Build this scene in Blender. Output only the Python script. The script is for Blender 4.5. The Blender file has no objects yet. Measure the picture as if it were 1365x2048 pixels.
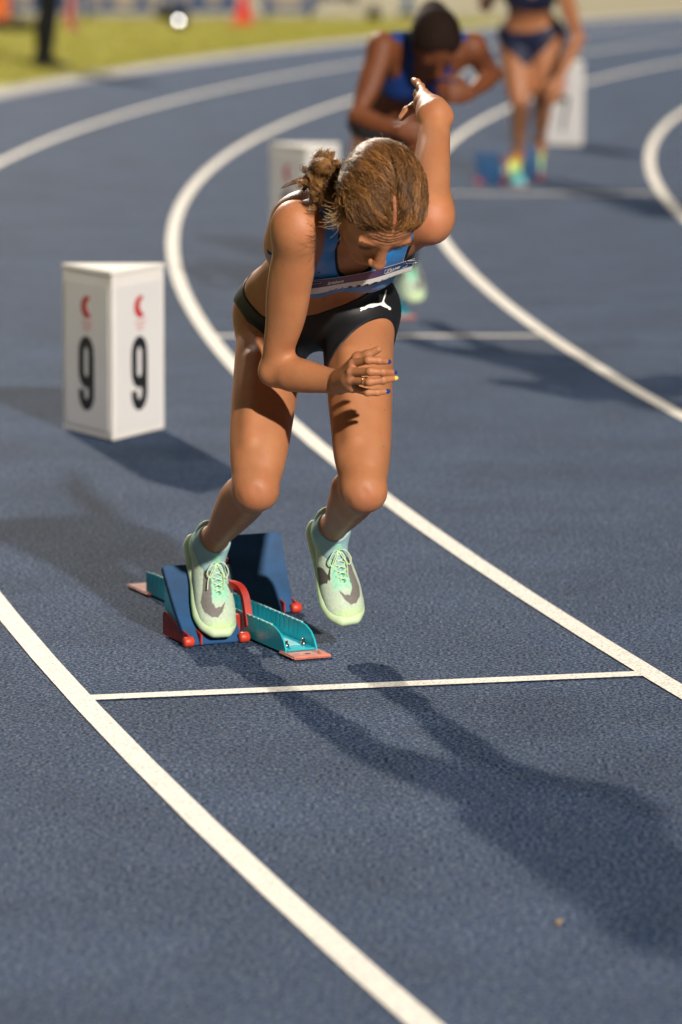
import bpy, bmesh, math, random
import numpy as np
from mathutils import Vector, Matrix
random.seed(7)
rng = np.random.default_rng(7)
S = bpy.context.scene
C = S.collection
PI = math.pi

# ------------------------------------------------------------------ camera, world, lights, exposure
CAMH, TILT, ROLL, FPX = 1.6985, 0.160764, 0.0037965, 8052.4
cd = bpy.data.cameras.new('camera')
cam = bpy.data.objects.new('camera', cd)
C.objects.link(cam)
cam.location = (0, 0, CAMH)
cam.rotation_euler = (Matrix.Rotation(PI / 2 - TILT, 4, 'X') @ Matrix.Rotation(ROLL, 4, 'Z')).to_euler()
cd.sensor_fit = 'VERTICAL'
cd.sensor_height = 36
cd.sensor_width = 24
cd.lens = 36 * FPX / 2048
cd.clip_end = 600
cd.dof.use_dof = True
cd.dof.focus_distance = 8.42
cd.dof.aperture_fstop = 3.0
S.camera = cam

W = bpy.data.worlds.new('World')
S.world = W
W.use_nodes = True
nt = W.node_tree
nt.nodes.clear()
wo = nt.nodes.new('ShaderNodeOutputWorld')
b1 = nt.nodes.new('ShaderNodeBackground')
b2 = nt.nodes.new('ShaderNodeBackground')
ad = nt.nodes.new('ShaderNodeAddShader')
sky = nt.nodes.new('ShaderNodeTexSky')
sky.sky_type = 'NISHITA'
sky.sun_disc = False
sky.sun_elevation = math.radians(2)
sky.sun_rotation = math.radians(150)
nt.links.new(sky.outputs[0], b1.inputs[0])
b1.inputs[1].default_value = 0.012            # last of the dusk
b2.inputs[0].default_value = (1.0, 0.90, 0.78, 1)   # glow of the many stadium lamps in the night air
b2.inputs[1].default_value = 0.05
nt.links.new(b1.outputs[0], ad.inputs[0])
nt.links.new(b2.outputs[0], ad.inputs[1])
nt.links.new(ad.outputs[0], wo.inputs[0])


def floodlight(name, disp, elev, dist, irr, col, rad):
    """stadium floodlight: disp = ground direction in which shadows fall"""
    d = Vector((disp[0], disp[1], 0)).normalized()
    tgt = Vector((0.0, 9.5, 0.5))
    e = math.radians(elev)
    loc = tgt - d * dist * math.cos(e) + Vector((0, 0, dist * math.sin(e)))
    l = bpy.data.lights.new(name, 'SPOT')
    l.energy = 4 * PI * PI * dist * dist * irr
    l.color = col
    l.shadow_soft_size = rad
    l.spot_size = math.radians(110)
    l.spot_blend = 0.6
    o = bpy.data.objects.new(name, l)
    C.objects.link(o)
    o.location = loc
    o.rotation_euler = (tgt - loc).to_track_quat('-Z', 'Y').to_euler()


# three floodlight masts of the stadium, one behind on the left (high), one far behind, one on the camera's right
floodlight('floodlight_near', (0.50, -0.87), 46, 50, 0.20, (1.0, 0.95, 0.88), 0.8)
floodlight('floodlight_far', (0.287, -0.958), 25.6, 80, 1.16, (1.0, 0.90, 0.76), 1.2)
floodlight('floodlight_right', (-0.37, 0.93), 26, 70, 1.66, (1.0, 0.93, 0.85), 0.9)

S.view_settings.view_transform = 'Standard'
S.view_settings.look = 'None'
S.view_settings.gamma = 1
S.view_settings.use_curve_mapping = False
S.view_settings.exposure = 0.0
S.cycles.use_denoising = True
S.cycles.max_bounces = 5


# ------------------------------------------------------------------ places from measured picture points
def ray(x, y):
    u, v = x - 682.5, y - 1024
    c, s = math.cos(ROLL), math.sin(ROLL)
    u, v = c * u + s * v, -s * u + c * v
    return np.array([u, FPX * math.cos(TILT) - v * math.sin(TILT), -FPX * math.sin(TILT) - v * math.cos(TILT)])


def G(x, y, z=0.0):
    d = ray(x, y)
    return d * ((z - CAMH) / d[2]) + np.array([0, 0, CAMH])


def AY(x, y, Y):
    d = ray(x, y)
    return d * Y / d[1] + np.array([0, 0, CAMH])


def un(v):
    v = np.asarray(v, float)
    return v / np.linalg.norm(v)


# ------------------------------------------------------------------ object helpers
def tag(o, label=None, cat=None, group=None, kind=None):
    if label: o['label'] = label
    if cat: o['category'] = cat
    if group: o['group'] = group
    if kind: o['kind'] = kind
    return o


def empty(name, loc, label=None, cat=None, group=None):
    o = bpy.data.objects.new(name, None)
    o.empty_display_size = 0.1
    C.objects.link(o)
    o.location = loc
    return tag(o, label, cat, group)


def put(me, name, mat, parent=None, smooth=True):
    me.name = name
    if mat: me.materials.append(mat)
    if smooth:
        me.polygons.foreach_set('use_smooth', np.ones(len(me.polygons), bool))
    o = bpy.data.objects.new(name, me)
    C.objects.link(o)
    if parent is not None:
        o.parent = parent
        # children are built in world coordinates: keep them there
        o.matrix_parent_inverse = Matrix.Identity(4)
        loc = Vector(parent.location)
        p = parent.parent
        while p is not None:
            loc += Vector(p.location)
            p = p.parent
        co = np.empty(len(me.vertices) * 3, np.float32)
        me.vertices.foreach_get('co', co)
        co = co.reshape(-1, 3) - np.array(loc, np.float32)
        me.vertices.foreach_set('co', co.ravel())
        me.update()
    return o


def pymesh(v, f):
    me = bpy.data.meshes.new('m')
    me.from_pydata([tuple(map(float, p)) for p in v], [], [tuple(int(i) for i in q) for q in f])
    me.update()
    return me


def quadmesh(v, f, col=None):
    """fast mesh from numpy quads"""
    me = bpy.data.meshes.new('m')
    n, k = f.shape
    me.vertices.add(len(v))
    me.vertices.foreach_set('co', v.astype(np.float32).ravel())
    me.loops.add(n * k)
    me.loops.foreach_set('vertex_index', f.astype(np.int32).ravel())
    me.polygons.add(n)
    me.polygons.foreach_set('loop_start', np.arange(0, n * k, k, dtype=np.int32))
    me.update(calc_edges=True)
    if col is not None:
        a = me.color_attributes.new('Col', 'FLOAT_COLOR', 'POINT')
        c4 = np.ones((len(v), 4), np.float32)
        c4[:, :3] = col
        a.data.foreach_set('color', c4.ravel())
    return me


def bm_mesh(bm):
    me = bpy.data.meshes.new('m')
    bm.normal_update()
    bm.to_mesh(me)
    bm.free()
    return me


def prism(poly, h0, h1, frame=None):
    """poly 2D outline extruded h0..h1 ; frame(x,y,z)->world"""
    n = len(poly)
    v = [(p[0], p[1], h0) for p in poly] + [(p[0], p[1], h1) for p in poly]
    f = [list(range(n))[::-1], [n + i for i in range(n)]] + [[i, (i + 1) % n, n + (i + 1) % n, n + i] for i in range(n)]
    if frame is not None:
        v = [frame(*p) for p in v]
    return v, f


def bevel_mesh(v, f, w=0.002, seg=2):
    me = pymesh(v, f)
    bm = bmesh.new()
    bm.from_mesh(me)
    bmesh.ops.recalc_face_normals(bm, faces=bm.faces)
    bmesh.ops.bevel(bm, geom=[e for e in bm.edges if e.calc_face_angle(0) > 0.5], offset=w, segments=seg, affect='EDGES', clamp_overlap=True)
    return bm_mesh(bm)


def merge(parts):
    v, f, n = [], [], 0
    for a, b in parts:
        v += list(a)
        f += [[i + n for i in q] for q in b]
        n += len(a)
    return v, f


def boxf(c, s, fr=None):
    """box centre c, sizes s, in frame fr=(origin,ax,ay,az)"""
    x, y, z = [k / 2 for k in s]
    v = [(c[0] + i * x, c[1] + j * y, c[2] + k * z) for k in (-1, 1) for j in (-1, 1) for i in (-1, 1)]
    f = [[0, 2, 3, 1], [4, 5, 7, 6], [0, 1, 5, 4], [2, 6, 7, 3], [0, 4, 6, 2], [1, 3, 7, 5]]
    if fr is not None:
        v = [fr[0] + p[0] * fr[1] + p[1] * fr[2] + p[2] * fr[3] for p in v]
    return v, f


def tubes(lines, radii, sides=3, cols=None):
    """many polylines (same point count, array n,m,3) to one mesh of thin tubes; radii (n,m)"""
    L = np.asarray(lines, float)
    n, m, _ = L.shape
    t = np.gradient(L, axis=1)
    t /= np.linalg.norm(t, axis=2, keepdims=True) + 1e-12
    ref = np.tile(np.array([0.31, 0.52, 0.79]), (n, m, 1))
    a = np.cross(t, ref)
    a /= np.linalg.norm(a, axis=2, keepdims=True) + 1e-12
    b = np.cross(t, a)
    ang = np.arange(sides) * 2 * PI / sides
    R = np.asarray(radii, float).reshape(n, m, 1, 1) if np.ndim(radii) else radii
    V = L[:, :, None, :] + R * (a[:, :, None, :] * np.cos(ang)[None, None, :, None] + b[:, :, None, :] * np.sin(ang)[None, None, :, None])
    idx = np.arange(n * m * sides).reshape(n, m, sides)
    q = np.stack([idx[:, :-1, :], np.roll(idx, -1, axis=2)[:, :-1, :], np.roll(idx, -1, axis=2)[:, 1:, :], idx[:, 1:, :]], axis=-1).reshape(-1, 4)
    col = None
    if cols is not None:
        col = np.repeat(np.asarray(cols), m * sides, axis=0)
    return quadmesh(V.reshape(-1, 3), q, col)


def tube1(pts, r, sides=8, closed=False):
    P = np.asarray(pts, float)
    if np.ndim(r) == 0: r = np.full(len(P), r)
    me = tubes(P[None], np.asarray(r)[None], sides)
    bm = bmesh.new()
    bm.from_mesh(me)
    bpy.data.meshes.remove(me)
    bmesh.ops.holes_fill(bm, edges=[e for e in bm.edges if e.is_boundary], sides=0)
    bmesh.ops.recalc_face_normals(bm, faces=bm.faces)
    return bm_mesh(bm)


def smooth_line(P, n=24):
    """Catmull-Rom through points"""
    P = np.asarray(P, float)
    Q = np.vstack([2 * P[0] - P[1], P, 2 * P[-1] - P[-2]])
    out = []
    m = len(P) - 1
    for k in range(n):
        s = k / (n - 1) * m
        i = min(int(s), m - 1)
        t = s - i
        p0, p1, p2, p3 = Q[i:i + 4]
        out.append(0.5 * (2 * p1 + (p2 - p0) * t + (2 * p0 - 5 * p1 + 4 * p2 - p3) * t * t + (3 * p1 - p0 - 3 * p2 + p3) * t ** 3))
    return np.array(out)


def join_meshes(mes):
    bm = bmesh.new()
    for m in mes:
        bm.from_mesh(m)
        bpy.data.meshes.remove(m)
    return bm_mesh(bm)


# ------------------------------------------------------------------ materials
def mat(name, col, rough=0.6, spec=0.5, metal=0.0, attr=False, noise=0.0, nscale=40, bump=0.0, bscale=200, sss=0.0, sssc=(1, .35, .2), sheen=0, emit=0, coat=0, alpha=1, aniso=False):
    m = bpy.data.materials.new(name)
    m.use_nodes = True
    t = m.node_tree
    p = t.nodes['Principled BSDF']
    p.inputs['Base Color'].default_value = (*col, 1)
    p.inputs['Roughness'].default_value = rough
    p.inputs['Specular IOR Level'].default_value = spec
    p.inputs['Metallic'].default_value = metal
    p.inputs['Coat Weight'].default_value = coat
    tc = t.nodes.new('ShaderNodeTexCoord')
    src = None
    if attr:
        a = t.nodes.new('ShaderNodeAttribute')
        a.attribute_name = 'Col'
        src = a.outputs['Color']
    if noise:
        n = t.nodes.new('ShaderNodeTexNoise')
        n.inputs['Scale'].default_value = nscale
        n.inputs['Detail'].default_value = 5
        t.links.new(tc.outputs['Object'], n.inputs['Vector'])
        r = t.nodes.new('ShaderNodeMapRange')
        r.inputs['From Min'].default_value = 0.3
        r.inputs['From Max'].default_value = 0.7
        r.inputs['To Min'].default_value = 1 - noise
        r.inputs['To Max'].default_value = 1 + noise
        t.links.new(n.outputs['Fac'], r.inputs['Value'])
        mx = t.nodes.new('ShaderNodeMix')
        mx.data_type = 'RGBA'
        mx.blend_type = 'MULTIPLY'
        mx.inputs['Factor'].default_value = 1
        if src is not None:
            t.links.new(src, mx.inputs['A'])
        else:
            mx.inputs['A'].default_value = (*col, 1)
        t.links.new(r.outputs[0], mx.inputs['B'])
        src = mx.outputs['Result']
    if src is not None:
        t.links.new(src, p.inputs['Base Color'])
    if bump:
        n = t.nodes.new('ShaderNodeTexNoise')
        n.inputs['Scale'].default_value = bscale
        n.inputs['Detail'].default_value = 4
        t.links.new(tc.outputs['Object'], n.inputs['Vector'])
        b = t.nodes.new('ShaderNodeBump')
        b.inputs['Strength'].default_value = bump
        b.inputs['Distance'].default_value = 0.002
        t.links.new(n.outputs['Fac'], b.inputs['Height'])
        t.links.new(b.outputs['Normal'], p.inputs['Normal'])
    if sss:
        p.inputs['Subsurface Weight'].default_value = sss
        p.inputs['Subsurface Radius'].default_value = (*sssc,)
        p.inputs['Subsurface Scale'].default_value = 0.012
    if sheen:
        p.inputs['Sheen Weight'].default_value = sheen
    if emit:
        p.inputs['Emission Color'].default_value = (*col, 1)
        p.inputs['Emission Strength'].default_value = emit
    return m


def track_mat():
    m = bpy.data.materials.new('track_rubber')
    m.use_nodes = True
    t = m.node_tree
    p = t.nodes['Principled BSDF']
    tc = t.nodes.new('ShaderNodeTexCoord')
    n1 = t.nodes.new('ShaderNodeTexNoise'); n1.inputs['Scale'].default_value = 190; n1.inputs['Detail'].default_value = 3; n1.inputs['Roughness'].default_value = 0.7
    n2 = t.nodes.new('ShaderNodeTexNoise'); n2.inputs['Scale'].default_value = 2.2; n2.inputs['Detail'].default_value = 7; n2.inputs['Roughness'].default_value = 0.62
    n3 = t.nodes.new('ShaderNodeTexVoronoi'); n3.inputs['Scale'].default_value = 260
    for n in (n1, n2, n3): t.links.new(tc.outputs['Object'], n.inputs['Vector'])
    n1.inputs['Scale'].default_value = 130
    cr = t.nodes.new('ShaderNodeValToRGB')
    e = cr.color_ramp.elements
    e[0].position = 0.40; e[0].color = (0.0045, 0.0105, 0.030, 1)
    e[1].position = 0.61; e[1].color = (0.108, 0.152, 0.238, 1)
    k = cr.color_ramp.elements.new(0.5); k.color = (0.024, 0.047, 0.098, 1)
    t.links.new(n1.outputs['Fac'], cr.inputs[0])
    # pale worn granules
    vr = t.nodes.new('ShaderNodeMapRange'); vr.inputs['From Min'].default_value = 0.86; vr.inputs['From Max'].default_value = 0.95
    sv = t.nodes.new('ShaderNodeSeparateColor')
    t.links.new(n3.outputs['Color'], sv.inputs[0]); t.links.new(sv.outputs[0], vr.inputs['Value'])
    m1 = t.nodes.new('ShaderNodeMix'); m1.data_type = 'RGBA'; m1.inputs['B'].default_value = (0.25, 0.26, 0.28, 1)
    sc = t.nodes.new('ShaderNodeMath'); sc.operation = 'MULTIPLY'; sc.inputs[1].default_value = 0.45
    t.links.new(vr.outputs[0], sc.inputs[0]); t.links.new(sc.outputs[0], m1.inputs['Factor']); t.links.new(cr.outputs[0], m1.inputs['A'])
    mr = t.nodes.new('ShaderNodeMapRange'); mr.inputs['From Min'].default_value = 0.3; mr.inputs['From Max'].default_value = 0.7; mr.inputs['To Min'].default_value = 0.80; mr.inputs['To Max'].default_value = 1.2
    t.links.new(n2.outputs['Fac'], mr.inputs['Value'])
    mx = t.nodes.new('ShaderNodeMix'); mx.data_type = 'RGBA'; mx.blend_type = 'MULTIPLY'; mx.inputs['Factor'].default_value = 1
    t.links.new(m1.outputs['Result'], mx.inputs['A']); t.links.new(mr.outputs[0], mx.inputs['B'])
    # scattered pale scuffs and spike marks
    mp = t.nodes.new('ShaderNodeMapping'); mp.inputs['Scale'].default_value = (11, 3.2, 1); mp.inputs['Rotation'].default_value = (0, 0, .5)
    t.links.new(tc.outputs['Object'], mp.inputs['Vector'])
    n4 = t.nodes.new('ShaderNodeTexNoise'); n4.inputs['Scale'].default_value = 3.0; n4.inputs['Detail'].default_value = 8; n4.inputs['Roughness'].default_value = .75
    t.links.new(mp.outputs[0], n4.inputs['Vector'])
    r4 = t.nodes.new('ShaderNodeMapRange'); r4.inputs['From Min'].default_value = .60; r4.inputs['From Max'].default_value = .76; r4.inputs['To Max'].default_value = .5
    t.links.new(n4.outputs['Fac'], r4.inputs['Value'])
    m4 = t.nodes.new('ShaderNodeMix'); m4.data_type = 'RGBA'; m4.inputs['B'].default_value = (.13, .145, .17, 1)
    t.links.new(mx.outputs['Result'], m4.inputs['A']); t.links.new(r4.outputs[0], m4.inputs['Factor'])
    t.links.new(m4.outputs['Result'], p.inputs['Base Color'])
    b = t.nodes.new('ShaderNodeBump'); b.inputs['Strength'].default_value = 0.8; b.inputs['Distance'].default_value = 0.004
    t.links.new(n1.outputs['Fac'], b.inputs['Height']); t.links.new(b.outputs['Normal'], p.inputs['Normal'])
    p.inputs['Roughness'].default_value = 0.85
    p.inputs['Specular IOR Level'].default_value = 0.06
    return m


def line_mat():
    m = bpy.data.materials.new('line_paint')
    m.use_nodes = True
    t = m.node_tree
    p = t.nodes['Principled BSDF']
    tc = t.nodes.new('ShaderNodeTexCoord')
    n1 = t.nodes.new('ShaderNodeTexNoise'); n1.inputs['Scale'].default_value = 190; n1.inputs['Detail'].default_value = 3
    t.links.new(tc.outputs['Object'], n1.inputs['Vector'])
    cr = t.nodes.new('ShaderNodeValToRGB')
    e = cr.color_ramp.elements
    e[0].position = 0.30; e[0].color = (0.36, 0.34, 0.31, 1)
    e[1].position = 0.55; e[1].color = (0.78, 0.74, 0.66, 1)
    t.links.new(n1.outputs['Fac'], cr.inputs[0])
    n5 = t.nodes.new('ShaderNodeTexNoise'); n5.inputs['Scale'].default_value = 16; n5.inputs['Detail'].default_value = 9; n5.inputs['Roughness'].default_value = .8
    t.links.new(tc.outputs['Object'], n5.inputs['Vector'])
    r5 = t.nodes.new('ShaderNodeMapRange'); r5.inputs['From Min'].default_value = .56; r5.inputs['From Max'].default_value = .70; r5.inputs['To Max'].default_value = .55
    t.links.new(n5.outputs['Fac'], r5.inputs['Value'])
    m5 = t.nodes.new('ShaderNodeMix'); m5.data_type = 'RGBA'; m5.inputs['B'].default_value = (.30, .30, .30, 1)
    t.links.new(cr.outputs[0], m5.inputs['A']); t.links.new(r5.outputs[0], m5.inputs['Factor']); t.links.new(m5.outputs['Result'], p.inputs['Base Color'])
    b = t.nodes.new('ShaderNodeBump'); b.inputs['Strength'].default_value = 0.6; b.inputs['Distance'].default_value = 0.003
    t.links.new(n1.outputs['Fac'], b.inputs['Height']); t.links.new(b.outputs['Normal'], p.inputs['Normal'])
    p.inputs['Roughness'].default_value = 0.7
    return m


M_TRACK, M_LINE = track_mat(), line_mat()
M_GRASS = mat('grass', (0.32, 0.30, 0.07), 0.9, 0.2, noise=0.25, nscale=3)
M_BLADE = mat('grass_blades', (0.38, 0.36, 0.08), 0.8, 0.2, noise=0.3, nscale=6)
M_PAVE = mat('pale_concrete', (0.20, 0.185, 0.125), 0.9, 0.2, noise=0.08, nscale=1)
M_KERB = mat('kerb_concrete', (0.28, 0.27, 0.26), 0.85, 0.3, noise=0.1, nscale=8)
M_BOX = mat('marker_plastic', (0.80, 0.77, 0.72), 0.45, 0.4, noise=0.03, nscale=9)
M_BLACKP = mat('black_print', (0.012, 0.013, 0.016), 0.5)
M_REDP = mat('red_print', (0.50, 0.03, 0.03), 0.5)
M_PINKP = mat('faded_red_print', (0.62, 0.36, 0.33), 0.5)
M_PAD = mat('block_pad', (0.010, 0.060, 0.155), 0.55, 0.4, noise=0.28, nscale=14, bump=0.25, bscale=400)
M_RED = mat('red_metal', (0.36, 0.022, 0.012), 0.5, 0.4, noise=0.2, nscale=40)
M_REDK = mat('red_rubber', (0.55, 0.05, 0.02), 0.45)
M_PLATE = mat('scuffed_red_plate', (0.62, 0.20, 0.14), 0.33, 0.6, noise=0.22, nscale=28, coat=0.3)
M_TEAL = mat('teal_aluminium', (0.018, 0.52, 0.62), 0.30, 0.6, metal=0.2, noise=0.1, nscale=20)
M_TEALT = mat('worn_teal_edge', (0.35, 0.68, 0.72), 0.3, 0.6, metal=0.2)
M_STEEL = mat('steel', (0.35, 0.35, 0.36), 0.3, metal=1)
M_DARKM = mat('dark_slot', (0.003, 0.05, 0.07), 0.7)


# ------------------------------------------------------------------ implicit surfaces (smooth bodies)
class Field:
    def __init__(self):
        self.p = []          # (fn, lo, hi, k, op)

    def add(self, fn, lo, hi, k=0.01, op='u'):
        self.p.append((fn, np.asarray(lo, float), np.asarray(hi, float), k, op))

    def copy(self):
        f = Field()
        f.p = list(self.p)
        return f

    def eval(self, P, lo=None, hi=None):
        d = np.full(P.shape[:-1], 0.06, np.float32)
        for fn, a, b, k, op in self.p:
            m = k + 0.012
            if lo is not None and (np.any(lo > b + m) or np.any(hi < a - m)):
                continue
            e = fn(P)
            if op == 'u':
                h = np.clip(0.5 + 0.5 * (d - e) / k, 0, 1)
                d = d + (e - d) * h - k * h * (1 - h)
            else:
                e = -e
                h = np.clip(0.5 - 0.5 * (d - e) / k, 0, 1)
                d = d + (e - d) * h + k * h * (1 - h)
        return d

    # primitives
    def cone(self, a, b, ra, rb, k=0.01, op='u'):
        a, b = np.asarray(a, float), np.asarray(b, float)
        ab = b - a
        L2 = float(ab @ ab) + 1e-12

        def fn(P):
            q = P - a
            t = np.clip((q @ ab) / L2, 0, 1)
            return np.linalg.norm(q - t[..., None] * ab, axis=-1) - (ra + (rb - ra) * t)
        r = max(ra, rb)
        self.add(fn, np.minimum(a, b) - r, np.maximum(a, b) + r, k, op)

    def ell(self, c, ax, r, k=0.01, op='u'):
        """ellipsoid centre c, ax = 3 orthonormal rows, radii r"""
        c = np.asarray(c, float)
        A = np.asarray(ax, float)
        r = np.asarray(r, float)

        def fn(P):
            q = (P - c) @ A.T
            k0 = np.linalg.norm(q / r, axis=-1)
            k1 = np.linalg.norm(q / (r * r), axis=-1) + 1e-9
            return k0 * (k0 - 1) / k1
        e = np.sqrt(((A * r[:, None]) ** 2).sum(0))
        self.add(fn, c - e, c + e, k, op)

    def limb(self, a, b, front, prof, k=0.015, op='u', n=2.0):
        """bone a->b; prof rows (t, r_side, r_front, shift_front, shift_side)"""
        a, b = np.asarray(a, float), np.asarray(b, float)
        L = np.linalg.norm(b - a)
        z = (b - a) / L
        f = np.asarray(front, float)
        f = un(f - (f @ z) * z)
        s = np.cross(f, z)
        pr = np.array([list(row) + [0] * (5 - len(row)) for row in prof], float)
        tt = np.linspace(0, 1, 49)
        cols = [np.interp(tt, pr[:, 0], pr[:, i]) for i in range(1, 5)]
        ker = np.hanning(11); ker /= ker.sum()
        cols = [np.convolve(np.pad(c, 5, mode='reflect', reflect_type='odd'), ker, 'valid') for c in cols]

        def fn(P):
            q = P - a
            h = (q @ z) / L
            tc = np.clip(h, 0, 1)
            rs, rf, of, os_ = [np.interp(tc, tt, c) for c in cols]
            u = (q @ s) - os_
            v = (q @ f) - of
            w = (h - tc) * L
            rm = np.minimum(rs, rf)
            k0 = np.sqrt((u / rs) ** 2 + (v / rf) ** 2 + (w / rm) ** 2)
            k1 = np.sqrt((u / rs ** 2) ** 2 + (v / rf ** 2) ** 2 + (w / rm ** 2) ** 2) + 1e-6
            return k0 * (k0 - 1) / k1
        r = float(max(pr[:, 1].max(), pr[:, 2].max()) + np.abs(pr[:, 3:]).max())
        self.add(fn, np.minimum(a, b) - r, np.maximum(a, b) + r, k, op)


def surface(F, h, lo, hi, B=12, slack=1.6):
    """sparse naive surface nets -> verts, quads"""
    lo = np.asarray(lo, float)
    hi = np.asarray(hi, float)
    nb = np.ceil((hi - lo) / (h * B)).astype(int)
    I = np.stack(np.meshgrid(*[np.arange(n) for n in nb], indexing='ij'), -1).reshape(-1, 3)
    cen = lo + (I + 0.5) * B * h
    d = np.empty(len(I), np.float32)
    for s in range(0, len(I), 20000):
        d[s:s + 20000] = F.eval(cen[s:s + 20000])
    I = I[np.abs(d) < B * h * 0.87 * slack + 0.004]
    dims = nb * B + 2
    g = np.arange(B + 1)
    gx = np.stack(np.meshgrid(g, g, g, indexing='ij'), -1)
    VK, VP, EK = [], [], []
    key = lambda A: (A[..., 0].astype(np.int64) * dims[1] + A[..., 1]) * dims[2] + A[..., 2]
    # group blocks into super-blocks for primitive culling
    sup = I // 4
    order = np.lexsort((sup[:, 2], sup[:, 1], sup[:, 0]))
    I = I[order]; sup = sup[order]
    brk = np.flatnonzero(np.any(np.diff(sup, axis=0) != 0, axis=1)) + 1
    quads = []
    for grp in np.split(I, brk):
        base = grp[:, None, None, None, :] * B + gx[None]
        P = lo + base * h
        D = F.eval(P, P.reshape(-1, 3).min(0), P.reshape(-1, 3).max(0))
        s = D < 0
        # cells
        c = [(i, j, k) for i in (0, 1) for j in (0, 1) for k in (0, 1)]
        sl = lambda o: (slice(None),) + tuple(slice(q, q + B) for q in o)
        cnt = sum(s[sl(o)].astype(np.int8) for o in c)
        act = (cnt > 0) & (cnt < 8)
        acc = np.zeros(act.shape + (3,), np.float32)
        num = np.zeros(act.shape, np.float32)
        for o1 in c:
            for ax in range(3):
                if o1[ax]: continue
                o2 = list(o1); o2[ax] = 1
                a1, a2 = D[sl(o1)], D[sl(o2)]
                cr = (a1 < 0) != (a2 < 0)
                t = np.where(cr, a1 / np.where(cr, a1 - a2, 1), 0)
                for q in range(3):
                    acc[..., q] += np.where(cr, o1[q] + (t if q == ax else 0), 0)
                num += cr
        w = np.nonzero(act)
        cells = base[sl((0, 0, 0))][w]
        VK.append(key(cells))
        VP.append(lo + (cells + acc[w] / num[w][:, None]) * h)
        for ax in range(3):
            o2 = [0, 0, 0]; o2[ax] = 1
            a1, a2 = s[sl((0, 0, 0))], s[sl(tuple(o2))]
            for flip in (0, 1):
                w = np.nonzero(a1 & ~a2 if flip == 0 else ~a1 & a2)
                if len(w[0]) == 0: continue
                ce = base[sl((0, 0, 0))][w]
                b1, b2 = (ax + 1) % 3, (ax + 2) % 3
                d1 = np.zeros(3, int); d1[b1] = 1
                d2 = np.zeros(3, int); d2[b2] = 1
                q = [key(ce), key(ce - d1), key(ce - d1 - d2), key(ce - d2)]
                if flip: q = q[::-1]
                quads.append(np.stack(q, 1))
    if not VK: return np.zeros((0, 3)), np.zeros((0, 4), int)
    VK = np.concatenate(VK); VP = np.concatenate(VP); Q = np.concatenate(quads)
    o = np.argsort(VK); VK = VK[o]; VP = VP[o]
    ix = np.searchsorted(VK, Q)
    ix = np.clip(ix, 0, len(VK) - 1)
    ok = np.all(VK[ix] == Q, axis=1)
    return VP, ix[ok]


def relax(v, q, n=2, lam=0.5):
    for _ in range(n):
        acc = np.zeros_like(v); cnt = np.zeros(len(v))
        for i in range(4):
            a, b = q[:, i], q[:, (i + 1) % 4]
            np.add.at(acc, a, v[b]); np.add.at(cnt, a, 1)
            np.add.at(acc, b, v[a]); np.add.at(cnt, b, 1)
        v = v + lam * (acc / np.maximum(cnt, 1)[:, None] - v)
    return v


class Cut:
    """garment: body pushed out by th, kept where region < 0"""
    def __init__(self, F, th, region, k=0.0015, shell=0.009):
        self.shell = shell
        self.F, self.th, self.region, self.k = F, th, region, k

    def eval(self, P, lo=None, hi=None):
        d = self.F.eval(P, lo, hi) - self.th(P) if callable(self.th) else self.F.eval(P, lo, hi) - self.th
        e = self.region(P).astype(np.float32)
        k = self.k
        inner = -(d + self.shell)          # hollow: keep a thin shell
        h = np.clip(0.5 - 0.5 * (d - e) / k, 0, 1)
        d = d + (e - d) * h + k * h * (1 - h)
        return np.maximum(d, inner)


def onto(F, P, D, off=0.0, steps=40):
    """march points P along D until the field equals off"""
    P = np.array(P, float)
    D = np.broadcast_to(np.asarray(D, float), P.shape)
    for _ in range(steps):
        d = F.eval(P.astype(np.float32)) - off
        P = P + D * (d * 0.9)[:, None]
    return P


def from_cam(F, px, Y0, off=0.0):
    """points of the photograph carried onto a body surface"""
    P = np.array([AY(x, y, Y0) for x, y in px])
    D = np.array([un(ray(x, y)) for x, y in px])
    return onto(F, P, D, off)


def decal(F, px, Y0, off, mtl, name, parent, sub=3):
    bm = bmesh.new()
    vs = [bm.verts.new((x, -y, 0)) for x, y in px]
    bm.faces.new(vs)
    bmesh.ops.triangulate(bm, faces=bm.faces)
    for _ in range(sub):
        bmesh.ops.subdivide_edges(bm, edges=[e for e in bm.edges if e.calc_length() > 3], cuts=1, use_grid_fill=False)
        bmesh.ops.triangulate(bm, faces=bm.faces)
    P = from_cam(F, [(v.co.x, -v.co.y) for v in bm.verts], Y0, off)
    for v, p in zip(bm.verts, P): v.co = p
    return put(bm_mesh(bm), name, mtl, parent)


def lerp(a, b, t): return np.asarray(a) * (1 - t) + np.asarray(b) * t


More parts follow.
